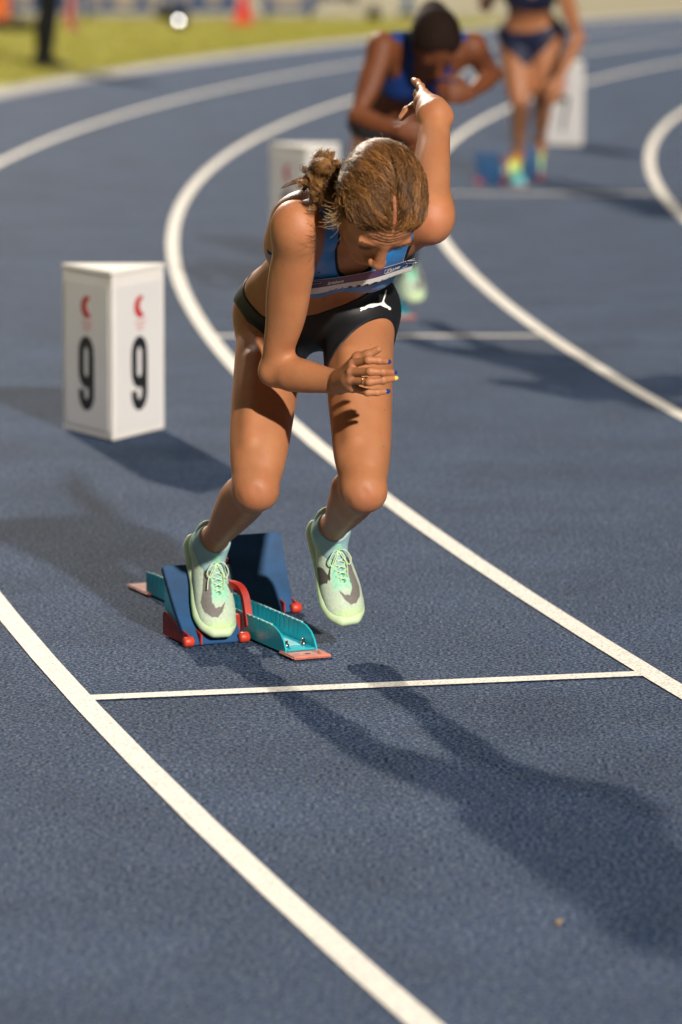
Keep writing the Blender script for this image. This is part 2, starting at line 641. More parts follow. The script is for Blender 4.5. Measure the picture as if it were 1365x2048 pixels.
# ------------------------------------------------------------------ body builder
def core_field(J, sc=1.0):
    """torso and legs"""
    F = Field()
    hR, hL = J['hipR'], J['hipL']
    pc = (hR + hL) / 2
    lp = un(hL - hR)
    lc = un(J['shL'] - J['shR'])
    nk = J['neck']
    ch = (J['shR'] + J['shL']) / 2
    sp = un(nk - pc)
    pit = J.get('pelvis_up', un(lerp(np.array([0, 0, 1.0]), sp, 0.55)))
    up_p = un(pit - (pit @ lp) * lp)
    fp = np.cross(lp, up_p)
    w_mid = pc + up_p * 0.10 * sc
    sc_dir = un(nk - w_mid)
    up_c = un(sc_dir - (sc_dir @ lc) * lc)
    fc = np.cross(lc, up_c)
    J['P'] = (pc, lp, fp, up_p)
    cc = lerp(w_mid, nk, 0.55)                      # rib cage centre
    J['Cf'] = (cc, lc, fc, up_c)
    s = sc
    Ap = np.array([lp, fp, up_p]); Ac = np.array([lc, fc, up_c])
    # pelvis + glutes + belly
    F.ell(pc + up_p * .035 * s, Ap, (.158 * s, .100 * s, .098 * s), .03)
    for sg, h in ((-1, hR), (1, hL)):
        F.ell(h + lp * sg * (-.015) * s - fp * .060 * s - up_p * .01 * s, Ap, (.076 * s, .074 * s, .082 * s), .04)
        F.ell(h + lp * sg * .022 * s + up_p * .01 * s, Ap, (.058 * s, .070 * s, .075 * s), .045)
    wa = lerp(pc + up_p * .10 * s, cc, 0.45)
    am = un(up_p + up_c)
    F.limb(pc + up_p * .05 * s, cc, un(fp + fc), [(0, .135 * s, .088 * s), (.45, .116 * s, .078 * s), (1, .126 * s, .088 * s)], .04)
    F.ell(pc + up_p * .05 * s + fp * .052 * s, Ap, (.085 * s, .045 * s, .075 * s), .03)
    # rib cage, chest
    F.ell(cc, Ac, (.132 * s, .096 * s, .150 * s), .03)
    F.ell(cc + up_c * .10 * s - fc * .005 * s, Ac, (.135 * s, .078 * s, .08 * s), .04)
    for sg in (-1, 1):
        F.ell(cc + lc * sg * .062 * s + fc * .070 * s + up_c * .012 * s, Ac, (.055 * s, .042 * s, .052 * s), .025)     # bust
        F.ell(cc + lc * sg * .085 * s - fc * .055 * s + up_c * .075 * s, Ac, (.058 * s, .035 * s, .075 * s), .025)      # scapula
        F.ell(cc + lc * sg * .105 * s - fc * .02 * s + up_c * .02 * s, Ac, (.04 * s, .05 * s, .10 * s), .03)            # lat
        sh = J['shL'] if sg > 0 else J['shR']
        F.cone(nk - fc * .018 * s + lc * sg * .02 * s, sh - up_c * .0 + fc * -.01 * s, .040 * s, .040 * s, .04)                         # trapezius
        F.cone(nk + fc * .045 * s + lc * sg * .02 * s - up_c * .02 * s, sh + fc * .02 * s + up_c * .005 * s, .010 * s, .012 * s, .022)    # clavicle
        F.cone(cc + lc * sg * .07 * s + fc * .05 * s + up_c * .06 * s, sh + fc * .012 * s, .045 * s, .035 * s, .03)            # pectoral
    F.cone(nk - fc * .0 * s, nk + sp * .0 + J['neck_up'] * .05 * s, .055 * s, .052 * s, .04)
    # spine groove
    F.cone(pc + up_p * .10 * s - fp * .112 * s, cc - fc * .118 * s + up_c * .05 * s, .016 * s, .014 * s, .02, 's')
    # legs
    for S_ in 'RL':
        h, kn, an = J['hip' + S_], J['knee' + S_], J['ank' + S_]
        f = un((kn - h) * -0.0 + np.cross(lp, un(h - kn)))
        sg = -1 if S_ == 'R' else 1
        th = s * J.get('thigh', 1.0)
        F.limb(h, kn, f, [(0, .083 * th, .086 * th, -.004), (.25, .078 * th, .084 * th, .004), (.5, .073 * th, .078 * th, .006), (.75, .066 * th, .067 * th, .002), (.9, .058 * th, .057 * th, 0), (1, .046 * th, .047 * th, 0)], .03)
        inner = -sg * np.cross(f, un(kn - h)) * 1.0
        lat = lp * sg
        ax_ = un(kn - h); At = np.array([np.cross(f, ax_), f, ax_])
        F.ell(lerp(h, kn, .80) - lat * .027 * s + f * .020 * s, At, (.020 * s, .020 * s, .050 * s), .022)     # vastus medialis
        F.ell(lerp(h, kn, .66) + lat * .030 * s + f * .020 * s, At, (.016 * s, .016 * s, .10 * s), .035)
        F.cone(lerp(h, kn, .35) + f * .074 * s, lerp(h, kn, .80) + f * .052 * s, .010 * s, .008 * s, .03)      # rectus
        # knee
        zs = un(kn - h)
        fs = un(np.cross(lp, un(kn - an)))
        kf = un(f + fs)
        A = np.array([un(np.cross(kf, zs)), kf, np.cross(un(np.cross(kf, zs)), kf)])
        F.ell(kn + kf * .016 * s, A, (.022 * s, .018 * s, .030 * s), .020)
        for q_ in (-1, 1): F.ell(kn + kf * .047 * s + A[0] * q_ * .024 * s, A, (.008 * s, .010 * s, .014 * s), .016, 's')
        F.cone(kn + kf * .028 * s, kn + kf * .018 * s + un(an - kn) * .055 * s, .009 * s, .008 * s, .012)
        F.ell(kn + lat * .014 * s, A, (.023 * s, .030 * s, .034 * s), .022)
        F.ell(kn - lat * .015 * s, A, (.024 * s, .031 * s, .034 * s), .022)
        F.limb(kn, an, fs, [(0, .042 * s, .043 * s, 0), (.15, .045 * s, .048 * s, -.010), (.32, .050 * s, .054 * s, -.016), (.55, .042 * s, .045 * s, -.010), (.8, .029 * s, .032 * s, -.003), (1, .028 * s, .033 * s, 0)], .018)
        F.cone(lerp(kn, an, .08) + fs * .034 * s, lerp(kn, an, .72) + fs * .022 * s, .010 * s, .010 * s, .02)   # shin bone
        F.ell(lerp(kn, an, .28) - fs * .030 * s - lat * .016 * s, np.array([lp, fs, np.cross(lp, fs)]), (.026 * s, .026 * s, .052 * s), .02)
        F.ell(an + lat * .026 * s - zs * 0, np.eye(3), (.012 * s,) * 3, .012)
        F.ell(an - lat * .026 * s, np.eye(3), (.013 * s,) * 3, .012)
        # achilles and foot inside the shoe
        hd, td = J['heel' + S_], J['toe' + S_]
        F.cone(an, lerp(hd, an, .35), .028 * s, .024 * s, .02)
        F.cone(an, lerp(hd, td, .60), .030 * s, .022 * s, .02)
    return F


def arm_prims(F, J, s=1.0):
    cc, lc, fc, uc = J['Cf']
    for S_ in 'RL':
        sh, el, wr = J['sh' + S_], J['el' + S_], J['wr' + S_]
        sg = -1 if S_ == 'R' else 1
        fore = un(wr - el)
        bone = un(el - sh)
        f = fore - (fore @ bone) * bone          # biceps side faces the bend
        f = un(f) if np.linalg.norm(f) > .1 else fc
        F.ell(sh + lc * sg * .012 * s - bone * 0.004, np.array([un(np.cross(f, bone)), f, bone]), (.036 * s, .043 * s, .056 * s), .03)
        F.limb(sh, el, f, [(0, .042 * s, .047 * s, 0), (.22, .042 * s, .049 * s, .002), (.5, .037 * s, .044 * s, .003), (.8, .034 * s, .034 * s, -.001), (1, .031 * s, .029 * s, -.002)], .025)
        F.ell(lerp(sh, el, .55) + f * .016 * s, np.array([un(np.cross(f, bone)), f, bone]), (.026 * s, .025 * s, .07 * s), .02)
        F.ell(lerp(sh, el, .42) - f * .020 * s, np.array([un(np.cross(f, bone)), f, bone]), (.027 * s, .024 * s, .08 * s), .02)
        sd = un(np.cross(f, bone))
        F.ell(el - f * .016 * s + bone * .006, np.array([sd, f, bone]), (.014 * s, .015 * s, .022 * s), .018)    # elbow tip
        F.ell(el + sd * .022 * s, np.eye(3), (.013 * s,) * 3, .016)
        F.ell(el - sd * .022 * s, np.eye(3), (.013 * s,) * 3, .016)
        wdir = J.get('wrw' + S_)                  # broad direction of the wrist
        hn = np.cross(fore, wdir) if wdir is not None else sd
        F.limb(el, wr, hn, [(0, .031 * s, .032 * s), (.25, .038 * s, .036 * s, .001), (.5, .034 * s, .031 * s), (.8, .027 * s, .021 * s), (1, .026 * s, .018 * s)], .02)


def finger(F, pts, r0, r1, k=.004):
    n = len(pts) - 1
    for i in range(n):
        a, b = r0 + (r1 - r0) * i / n, r0 + (r1 - r0) * (i + 1) / n
        F.cone(pts[i], pts[i + 1], a * 1.04, b, k)
        if i: F.ell(pts[i], np.eye(3), (a * 1.10,) * 3, .003)


def generic_hand(F, wr, d, side, palm, s=1.0, curl=0.55, thumb=1):
    """d forward, side = toward thumb, palm = palm direction"""
    d, side, palm = un(d), un(side), un(palm)
    A = np.array([side, palm, d])
    F.ell(wr + d * .045 * s, A, (.040 * s, .017 * s, .050 * s), .015)
    for i in range(4):
        o = wr + d * (.080 + (.004, .008, .004, -.004)[i]) * s + side * (.030 - .020 * i) * s
        L = (.040, .045, .042, .032)[i] * s
        pts = [wr + d * .04 * s + side * (.02 - .013 * i) * s, o]
        ang = 0.3 * curl
        for j in range(3):
            ang += curl * 0.9
            pts.append(pts[-1] + (d * math.cos(ang) + palm * math.sin(ang)) * L * (1, .62, .5)[j])
        finger(F, pts, .0098 * s, .0070 * s)
    t0 = wr + d * .015 * s + side * .022 * s
    t1 = t0 + (d * .6 + side * .7 + palm * .3) * .042 * s
    t2 = t1 + un(d * .85 + side * .15 + palm * .45) * .034 * s
    t3 = t2 + un(d * .8 - side * .1 + palm * .5) * .026 * s
    finger(F, [t0, t1, t2, t3], .014 * s, .008 * s, .008)


def head_prims(F, J, s=1.0, detail=True):
    Hc, Fd, Ud = J['head']
    Rd = np.cross(Fd, Ud)                    # to her right
    A = np.array([Rd, Fd, Ud])
    q = lambda r, f, u: Hc + (Rd * r + Fd * f + Ud * u) * s
    # neck
    nb = J['neck']
    F.limb(nb - J['neck_up'] * .02, q(0, -.035, -.055), Fd, [(0, .058 * s, .060 * s), (.5, .051 * s, .053 * s), (1, .052 * s, .058 * s)], .03)
    for sg in (-1, 1):
        F.cone(nb + J['Cf'][2] * .045 * s - J['Cf'][1] * sg * .012, q(sg * .055, -.02, -.04), .012 * s, .014 * s, .018)
    F.ell(q(0, -.012, .028), A, (.074 * s, .094 * s, .080 * s), .02)          # cranium
    F.ell(q(0, .030, .010), A, (.066 * s, .058 * s, .075 * s), .02)         # forehead block
    F.ell(q(0, .030, -.050), A, (.055 * s, .055 * s, .062 * s), .025)       # face
    F.ell(q(0, .070, -.100), A, (.022 * s, .016 * s, .015 * s), .018)        # chin
    for sg in (-1, 1):
        F.cone(q(sg * .052, -.01, -.062), q(sg * .018, .062, -.098), .015 * s, .013 * s, .02)   # jaw
        F.ell(q(sg * .042, .052, -.034), A, (.022 * s, .020 * s, .017 * s), .016)                # cheek bone
        F.ell(q(sg * .030, .078, .014), A, (.024 * s, .010 * s, .007 * s), .010)            # brow
        F.ell(q(sg * .031, .092, -.009), A, (.017 * s, .018 * s, .012 * s), .010, 's')          # socket
        F.ell(q(sg * .031, .070, -.009), A, (.0135 * s, .0125 * s, .0115 * s), .004)              # lidded eye
        if detail:
            F.cone(q(sg * .019, .0815, -.0155), q(sg * .044, .0755, -.0135), .0018, .0016, .002)          # lower lid
            # ear
            F.ell(q(sg * .074, -.012, -.014), np.array([un(Rd * sg - Fd * .35), un(Fd + Rd * sg * .35), Ud]), (.007, .018, .030), .006)
            F.ell(q(sg * .084, -.006, -.012), np.array([un(Rd * sg - Fd * .35), un(Fd + Rd * sg * .35), Ud]), (.006, .009, .016), .004, 's')
    F.cone(q(0, .086, .006), q(0, .105, -.034), .0085 * s, .0110 * s, .014)   # nose bridge
    F.ell(q(0, .108, -.040), A, (.0115 * s, .0105 * s, .0095 * s), .008)
    for sg in (-1, 1):
        F.ell(q(sg * .0118, .101, -.045), A, (.0068 * s, .009 * s, .0070 * s), .005)
        if detail: F.ell(q(sg * .006, .104, -.0530), A, (.0030, .0050, .0035), .0015, 's')
    F.ell(q(0, .086, -.066), A, (.021 * s, .010 * s, .0060 * s), .006)          # upper lip
    F.ell(q(0, .085, -.077), A, (.018 * s, .010 * s, .0065 * s), .006)
    if detail:
        F.cone(q(-.022, .088, -.0715), q(.022, .088, -.0715), .0013, .0013, .003, 's')
        for i in range(4):    # forehead wrinkles of the raised brows
            u = .034 + i * .0085
            for a in range(-5, 5):
                x0, x1 = a * .006, (a + 1) * .006
                z0 = u - .0035 * math.cos(x0 / .03 * 1.3) ; z1 = u - .0035 * math.cos(x1 / .03 * 1.3)
                p0 = onto(F, [q(x0, .14, z0)], -Fd, 0.0006, 14)[0]; p1 = onto(F, [q(x1, .14, z1)], -Fd, 0.0006, 14)[0]
                F.cone(p0, p1, .0018, .0018, .004, 's')


def bbox(J, pad=.16):
    P = np.array([v for k, v in J.items() if isinstance(v, np.ndarray) and v.shape == (3,) and k[-1] in 'RL' and not k.startswith('wrw')] + [J['head'][0], J['neck']])
    return P.min(0) - pad, P.max(0) + pad


def skin_cols(v, base, spots):
    c = np.tile(np.array(base, float), (len(v), 1))
    for cen, r, col, a in spots:
        w = np.clip(1 - np.linalg.norm(v - cen, axis=1) / r, 0, 1)
        w = (w * w * (3 - 2 * w) * a)[:, None]
        c = c * (1 - w) + np.array(col) * w
    return c


# ------------------------------------------------------------------ shoe (local: x across, y heel->toe, z up)
SW = [(-.011, .060), (-.021, .09), (-.026, .11), (-.032, .15), (-.040, .185), (-.036, .208), (-.022, .224), (-.008, .227), (.004, .215), (.016, .190), (.0035, .203), (-.010, .206), (-.018, .192), (-.0165, .165), (-.0135, .134), (-.011, .102), (-.010, .08)]


def inside(px, py, poly):
    r = np.zeros(px.shape, bool)
    n = len(poly)
    for i in range(n):
        x1, y1 = poly[i]; x2, y2 = poly[(i + 1) % n]
        c = ((y1 > py) != (y2 > py))
        r ^= c & (px < (x2 - x1) * (py - y1) / (y2 - y1 + 1e-12) + x1)
    return r


def shoe_local(h, ux=-1):
    E3 = np.eye(3)
    F = Field()
    prof = [(-.0, .033), (.06, .035), (.12, .037), (.17, .0445), (.205, .0455), (.235, .038), (.262, .02)]
    # upper: chain of ellipsoids
    F.ell((0, .035, .035), E3, (.033, .038, .045), .02)
    F.ell((0.001, .095, .032), E3, (.034, .06, .043), .03)
    F.ell((-.001, .150, .026), E3, (.041, .060, .034), .03)
    F.ell((-.002, .198, .017), E3, (.0455, .060, .027), .03)
    F.ell((-.001, .222, .012), E3, (.036, .038, .022), .02)
    # collar
    for i in range(28):
        a = i / 28 * 2 * PI
        p = np.array([.031 * math.cos(a), .050 + .044 * math.sin(a), .074 + .010 * math.cos(a - PI / 2 - PI) * 1.0])
        a2 = (i + 1) / 28 * 2 * PI
        p2 = np.array([.031 * math.cos(a2), .050 + .044 * math.sin(a2), .074 + .010 * math.cos(a2 - PI / 2 - PI)])
        F.cone(p, p2, .0045, .0045, .012)
    # tongue
    F.cone((0, .100, .070), (0, .090, .088), .017, .013, .008)
    F.ell((0, .050, .088), E3, (.026, .036, .050), .006, 's')
    # eyestay ridges
    F.cone((-.014, .105, .070), (-.014, .175, .048), .004, .003, .004)
    F.cone((.014, .105, .070), (.014, .175, .048), .004, .003, .004)
    F.cone((0, .11, .077), (0, .172, .0535), .007, .005, .008, 's')
    v, q = surface(F, h, (-.06, -.02, -.02), (.06, .28, .12))
    keep = v[:, 2] > -.004
    v[:, 2] = np.maximum(v[:, 2], .004)
    x, y, z = v.T
    mint = np.array((.27, .60, .42)); grey = np.array((.16, .145, .13)); pale = np.array((.46, .56, .42)); yel = np.array((.50, .70, .28)); cream = np.array((.52, .54, .42))
    c = np.tile(mint, (len(v), 1))
    # pale side panel and toe
    side = np.clip((np.abs(x) - .020) / .008, 0, 1) * np.clip((y - .02) / .03, 0, 1)
    toe = np.clip((y - .178) / .02, 0, 1)
    w = np.maximum(side, toe)[:, None]
    c = c * (1 - w) + pale * w
    w = np.clip((y - .228) / .02, 0, 1)[:, None] * .8
    c = c * (1 - w) + yel * w
    w = (np.clip((.03 - y) / .03, 0, 1) * .6)[:, None]
    c = c * (1 - w) + cream * w
    m = inside(x * (-ux) * 1.0, y, SW) & (z > .012)
    c[m] = grey
    m2 = inside(-x * (-ux), y - .0, [(-.05, .10), (-.05, .16), (-.034, .168), (-.022, .140), (-.030, .150), (-.036, .13)]) & (z > .008)
    c[m2] = grey * .5
    holes = np.zeros(len(v), bool)
    up = (v, q, c)
    # sole
    F2 = Field()
    n = 40
    for i in range(n):
        t = i / (n - 1); t2 = (i + 1) / (n - 1)
        def row(t):
            yy = .004 + t * .252
            return yy, np.interp(yy, [0, .02, .06, .12, .17, .205, .235, .252, .262], [.020, .033, .035, .036, .0445, .047, .040, .026, .018]) - .008, .002 + max(0, t - .75) ** 2 * .25
        y0, w0, z0 = row(t)
        F2.cone((-w0, y0, z0 + .004), (w0, y0, z0 + .004), .0105, .0105, .010)
    v2, q2 = surface(F2, h, (-.06, -.02, -.02), (.06, .28, .06))
    x, y, z = v2.T
    w = np.clip((z - .006) / .006, 0, 1)[:, None]
    g = np.clip((y - .06) / .1, 0, 1)[:, None]
    c2 = np.array((.40, .78, .22)) * g + np.array((.62, .66, .52)) * (1 - g)
    c2 = c2 * (1 - w) + np.array((.52, .66, .40)) * w
    return up, (v2, q2, c2)


def shoe_frame(heel, toe, up, ground=None):
    y = un(toe - heel)
    z = un(up - (up @ y) * y)
    x = np.cross(y, z)
    return heel, x, y, z


def make_shoe(parent, fr, ux, h, mats, laces=True, sock=True, scale=1.0):
    o, x, y, z = fr
    T = lambda P: o + (np.asarray(P)[:, [0]] * x + np.asarray(P)[:, [1]] * y + np.asarray(P)[:, [2]] * z) * scale
    up, so = shoe_local(h, ux)
    sh = put(quadmesh(T(up[0]), up[1], up[2]), 'shoe', mats[0], parent)
    put(quadmesh(T(so[0]), so[1], so[2]), 'sole', mats[1], sh)
    if laces:
        ms = []
        for i in range(6):
            t = i / 5
            ya, za = .108 + t * .064, .0765 - t * .0225
            for sg in (-1, 1):
                P = [(-sg * .015, ya, za), (-sg * .007, ya + .005, za + .0025), (sg * .007, ya + .010, za + .001), (sg * .015, ya + .0145, za - .0035)]
                ms.append(tube1(T(smooth_line(P, 10)), .0016 * scale, 6))
        for sg in (-1, 1):
            P = [(0, .106, .083), (sg * .014, .112, .092), (sg * .026, .128, .080), (sg * .020, .140, .072), (sg * .008, .124, .080), (0, .108, .084)]
            ms.append(tube1(T(smooth_line(P, 26)), .0016 * scale, 6))
            P = [(0, .106, .083), (sg * .010, .120, .082), (sg * .019 + .004, .142, .071), (sg * .020 + .008, .165, .063)]
            ms.append(tube1(T(smooth_line(P, 16)), .0015 * scale, 6))
        put(join_meshes(ms), 'laces', mats[2], sh)
        # small ring on the toe box
        a = np.linspace(0, 2 * PI, 20)
        P = np.stack([.004 + .0042 * np.cos(a), .196 + .0052 * np.sin(a), .0445 - .12 * (.0052 * np.sin(a))], 1)
        put(tube1(T(P), .0014, 6), 'lace_loop', mats[2], sh)
    return sh


# ================================================================== THE SETTING
CX, CY, RB = 45.632, 19.870, 46.430        # centre of the bend and radius of the line between the two outer lanes


def arc_pt(r, a): return (CX - r * math.cos(a), CY + r * math.sin(a))


def sheet(name, poly, z, m, kind='structure'):
    me = pymesh([(x, y, z) for x, y in poly], [list(range(len(poly)))])
    return tag(put(me, name, m, None, False), kind=kind)


def ring(r0, r1, a0, a1, z, n=160):
    v, f = [], []
    for i in range(n + 1):
        a = a0 + (a1 - a0) * i / n
        v += [(*arc_pt(r0, a), z), (*arc_pt(r1, a), z)]
    f = [[2 * i, 2 * i + 1, 2 * i + 3, 2 * i + 2][::-1] for i in range(n)]
    return pymesh(v, f)


sheet('ground', [(-150, -60), (250, -60), (250, 260), (-150, 260)], -0.012, M_PAVE)
tag(put(ring(RB - 9 * 1.22, RB + 2.50, -1.35, 1.9, 0.0), 'running_track', M_TRACK, None, False), kind='structure')
tag(put(ring(RB + 2.50, RB + 2.85, -1.35, 1.9, 0.002), 'track_kerb', M_KERB, None, False), kind='structure')
sheet('inner_apron', [(*arc_pt(RB - 9 * 1.22, a),) for a in np.linspace(-1.35, 1.9, 60)], -0.004, M_TRACK)
# grass outside the bend
gp = [arc_pt(RB + 2.85, a) for a in np.linspace(-1.0, 0.535, 60)]
gp += [(2.3, 43.6), (-60, 43.9), (-60, -20)]
sheet('grass_verge', gp, -0.004, M_GRASS)
nb_ = 42000
ga = rng.uniform(0.22, 0.53, nb_ * 2); gr = RB + 2.87 + rng.uniform(0, 1, nb_ * 2) ** 1.3 * 9
gx, gy = CX - gr * np.cos(ga), CY + gr * np.sin(ga)
ok = (gy < 43.5) & (gx > -5.5); gx, gy = gx[ok][:nb_], gy[ok][:nb_]
n_ = len(gx); th = rng.uniform(0, 2 * PI, n_); hh = rng.uniform(.02, .05, n_)
V = np.zeros((n_, 3, 3)); w_ = .006
V[:, 0] = np.stack([gx - np.cos(th) * w_, gy - np.sin(th) * w_, np.full(n_, -.004)], 1)
V[:, 1] = np.stack([gx + np.cos(th) * w_, gy + np.sin(th) * w_, np.full(n_, -.004)], 1)
V[:, 2] = np.stack([gx + rng.normal(0, .012, n_), gy + rng.normal(0, .012, n_), hh], 1)
tag(put(quadmesh(V.reshape(-1, 3), np.arange(n_ * 3).reshape(-1, 3)), 'grass', M_BLADE, None, False), 'short yellow green grass beyond the outer lane of the bend', 'grass', kind='stuff')

# lane lines, every one a painted arc
lane_labels = {1: 'outermost curved white lane line, crossing the near left corner', 0: 'curved white lane line on the image right of the front athlete\'s feet',
               -1: 'curved white lane line running behind the front athlete\'s raised arm', -2: 'curved white lane line on the right edge beyond the third start line'}
for k in range(1, -9, -1):
    r = RB + 1.22 * k
    o = put(ring(r - .026, r + .026, -1.2, 1.6, .0035, 260), 'lane_line', M_LINE, None, False)
    tag(o, kind='structure')


def strip(p0, p1, w, z, name, m):
    p0, p1 = np.array(p0[:2], float), np.array(p1[:2], float)
    d = un(p1 - p0); n = np.array([-d[1], d[0]]) * w / 2
    v = [(*(p0 - n), z), (*(p1 - n), z), (*(p1 + n), z), (*(p0 + n), z)]
    return tag(put(pymesh(v, [[0, 1, 2, 3]]), name, m, None, False), kind='structure')


strip(G(176, 1398), G(1292, 1349), .050, .0032, 'start_line', M_LINE)
strip(G(434, 673), G(1082, 673), .050, .0032, 'start_line', M_LINE)
strip(G(880, 388), G(1318, 388), .050, .0032, 'start_line', M_LINE)


# ================================================================== LANE MARKER BOXES
def nine_outline():
    """strokes of a tall condensed 9 as centreline points, box 0..1 wide, 0..2.3 tall"""
    pts = []
    for a in np.linspace(0, PI, 9): pts.append((.5 + .36 * math.cos(a), 1.78 + .36 * math.sin(a)))      # top
    for a in np.linspace(PI, 2 * PI, 9): pts.append((.5 + .36 * math.cos(a), 1.20 + .34 * math.sin(a)))
    loop = pts + [pts[0]]
    tail = [(.86, 1.78), (.86, 1.2), (.86, .6)] + [(.5 + .36 * math.cos(a), .52 - .36 * math.sin(a)) for a in np.linspace(0.1, PI, 9)] + [(.14, .62)]
    return loop, tail


def stroke(P, w):
    P = np.array(P, float)
    t = np.gradient(P, axis=0); t /= np.linalg.norm(t, axis=1)[:, None] + 1e-9
    n = np.stack([-t[:, 1], t[:, 0]], 1) * w / 2
    return P - n, P + n


def lane_box(loc, ang, label, group, number, H=.50, side=.305):
    """triangular marker; front corner at loc"""
    root = empty('lane_marker', loc, label, 'lane marker', group)
    a1, a2 = ang
    F0 = np.array([0, 0.0]); L0 = np.array([math.cos(a1), math.sin(a1)]) * side; R0 = np.array([math.cos(a2), math.sin(a2)]) * side
    L = np.array(loc[:2])
    poly = [F0 + L, R0 + L, L0 + L]
    v, f = prism([tuple(p) for p in poly], 0.004, H - .012)
    put(bevel_mesh(v, f, .003), 'body', M_BOX, root, False)
    c = sum(poly) / 3
    v, f = prism([tuple(c + (p - c) * 1.03) for p in poly], H - .012, H + .004)
    put(bevel_mesh(v, f, .004), 'top_rim', M_BOX, root, False)
    for (A, B) in ((L + L0, L + F0), (L + F0, L + R0), (L + R0, L + L0)):
        d = un(B - A); n = np.array([d[1], -d[0]])
        w = np.linalg.norm(B - A)
        fr = lambda x, y, z, A=A, d=d, n=n: np.array([A[0] + d[0] * x + n[0] * z, A[1] + d[1] * x + n[1] * z, y])
        # panel sheet with rounded corners
        pp = []
        for (cx_, cy_, s0) in ((w - .028, .035, -PI / 2), (w - .028, H - .05, 0), (.028, H - .05, PI / 2), (.028, .035, PI)):
            for k in range(5): pp.append((cx_ + .008 * math.cos(s0 + k * PI / 8), cy_ + .008 * math.sin(s0 + k * PI / 8)))
        v, f = prism(pp, .0008, .0022, fr)
        pan = put(pymesh(v, f), 'panel', M_PANEL, root, False)
        # number
        sx, sy = .082, .096
        x0 = w / 2 - sx / 2; y0 = .079
        parts = []
        def addstroke(P, wd, z0=.0024, z1=.0032):
            a, b = stroke(P, wd)
            for i in range(len(P) - 1):
                q = [a[i], a[i + 1], b[i + 1], b[i]]
                v_, f_ = prism([tuple(p) for p in q], z0, z1 + i * 1e-6, fr)
                parts.append((v_, f_))
        if number == '9':
            lp_, tl = nine_outline()
            for st in (lp_, tl):
                addstroke([(x0 + px * sx, y0 + py * sy) for px, py in st], .0330)
        elif number == '8':
            for cy_, ry in ((1.72, .42), (.62, .46)):
                addstroke([(x0 + sx * (.5 + .36 * math.cos(a)), y0 + sy * (cy_ + (ry + .1) * math.sin(a))) for a in np.linspace(0, 2 * PI, 21)], .0330)
        else:
            addstroke([(x0 + .05 * sx, y0 + 2.1 * sy), (x0 + .95 * sx, y0 + 2.1 * sy)], .0330)
            addstroke([(x0 + .88 * sx, y0 + 2.14 * sy), (x0 + .62 * sx, y0 + 1.2 * sy), (x0 + .42 * sx, y0 + .1 * sy)], .0195)
        v, f = merge(parts)
        put(pymesh(v, f), 'number', M_BLACKP, pan, False)
        # red crescent emblem
        parts = []
        P = [(w / 2 + .022, H - .084), (w / 2 + .004, H - .089), (w / 2 - .009, H - .099), (w / 2 - .013, H - .113), (w / 2 - .007, H - .127), (w / 2 + .007, H - .136), (w / 2 + .026, H - .139)]
        P = smooth_line([(p[0], p[1], 0) for p in P], 22)[:, :2]
        wd = np.interp(np.arange(22), [0, 5, 11, 16, 21], [.007, .023, .033, .026, .007])
        t = np.gradient(P, axis=0); t /= np.linalg.norm(t, axis=1)[:, None]
        nn = np.stack([-t[:, 1], t[:, 0]], 1) * wd[:, None] / 2
        for i in range(21):
            parts.append(prism([tuple(P[i] - nn[i]), tuple(P[i + 1] - nn[i + 1]), tuple(P[i + 1] + nn[i + 1]), tuple(P[i] + nn[i])][::-1], .0024, .0032 + i * 1e-6, fr))
        v, f = merge(parts)
        put(pymesh(v, f), 'crescent_emblem', M_REDP, pan, False)
        parts = []
        for r_, yy in ((0, H - .157), (1, H - .169), (2, H - .180)):
            for i in range((9, 7, 5)[r_]):
                x_ = w / 2 + .006 + (i - (9, 7, 5)[r_] / 2 + .5) * .0075
                parts.append(prism([(x_ - .0026, yy - .0035), (x_ + .0026, yy - .0035), (x_ + .0026, yy + .0035), (x_ - .0026, yy + .0035)], .0024, .0030, fr))
        v, f = merge(parts)
        put(pymesh(v, f), 'small_print', M_PINKP, pan, False)
    return root


M_PANEL = mat('marker_panel', (0.74, 0.72, 0.70), 0.35, 0.5, noise=0.02, nscale=6)
g9 = G(226, 885)
lane_box((g9[0], g9[1], 0), (math.radians(122.5), math.radians(62.5)), 'white three-sided lane marker numbered 9, standing left of the front athlete', 'numbered lane marker boxes', '9')
lane_box((-.150, 16.95, 0), (math.radians(122.5), math.radians(62.5)), 'blurred white lane marker with red emblem, half hidden behind the front athlete\'s back', 'numbered lane marker boxes', '8', .50, .30)
lane_box((1.44, 24.20, 0), (math.radians(150), math.radians(90)), 'blurred white lane marker standing farthest back, right of the third athlete\'s legs', 'numbered lane marker boxes', '7', .50, .26)


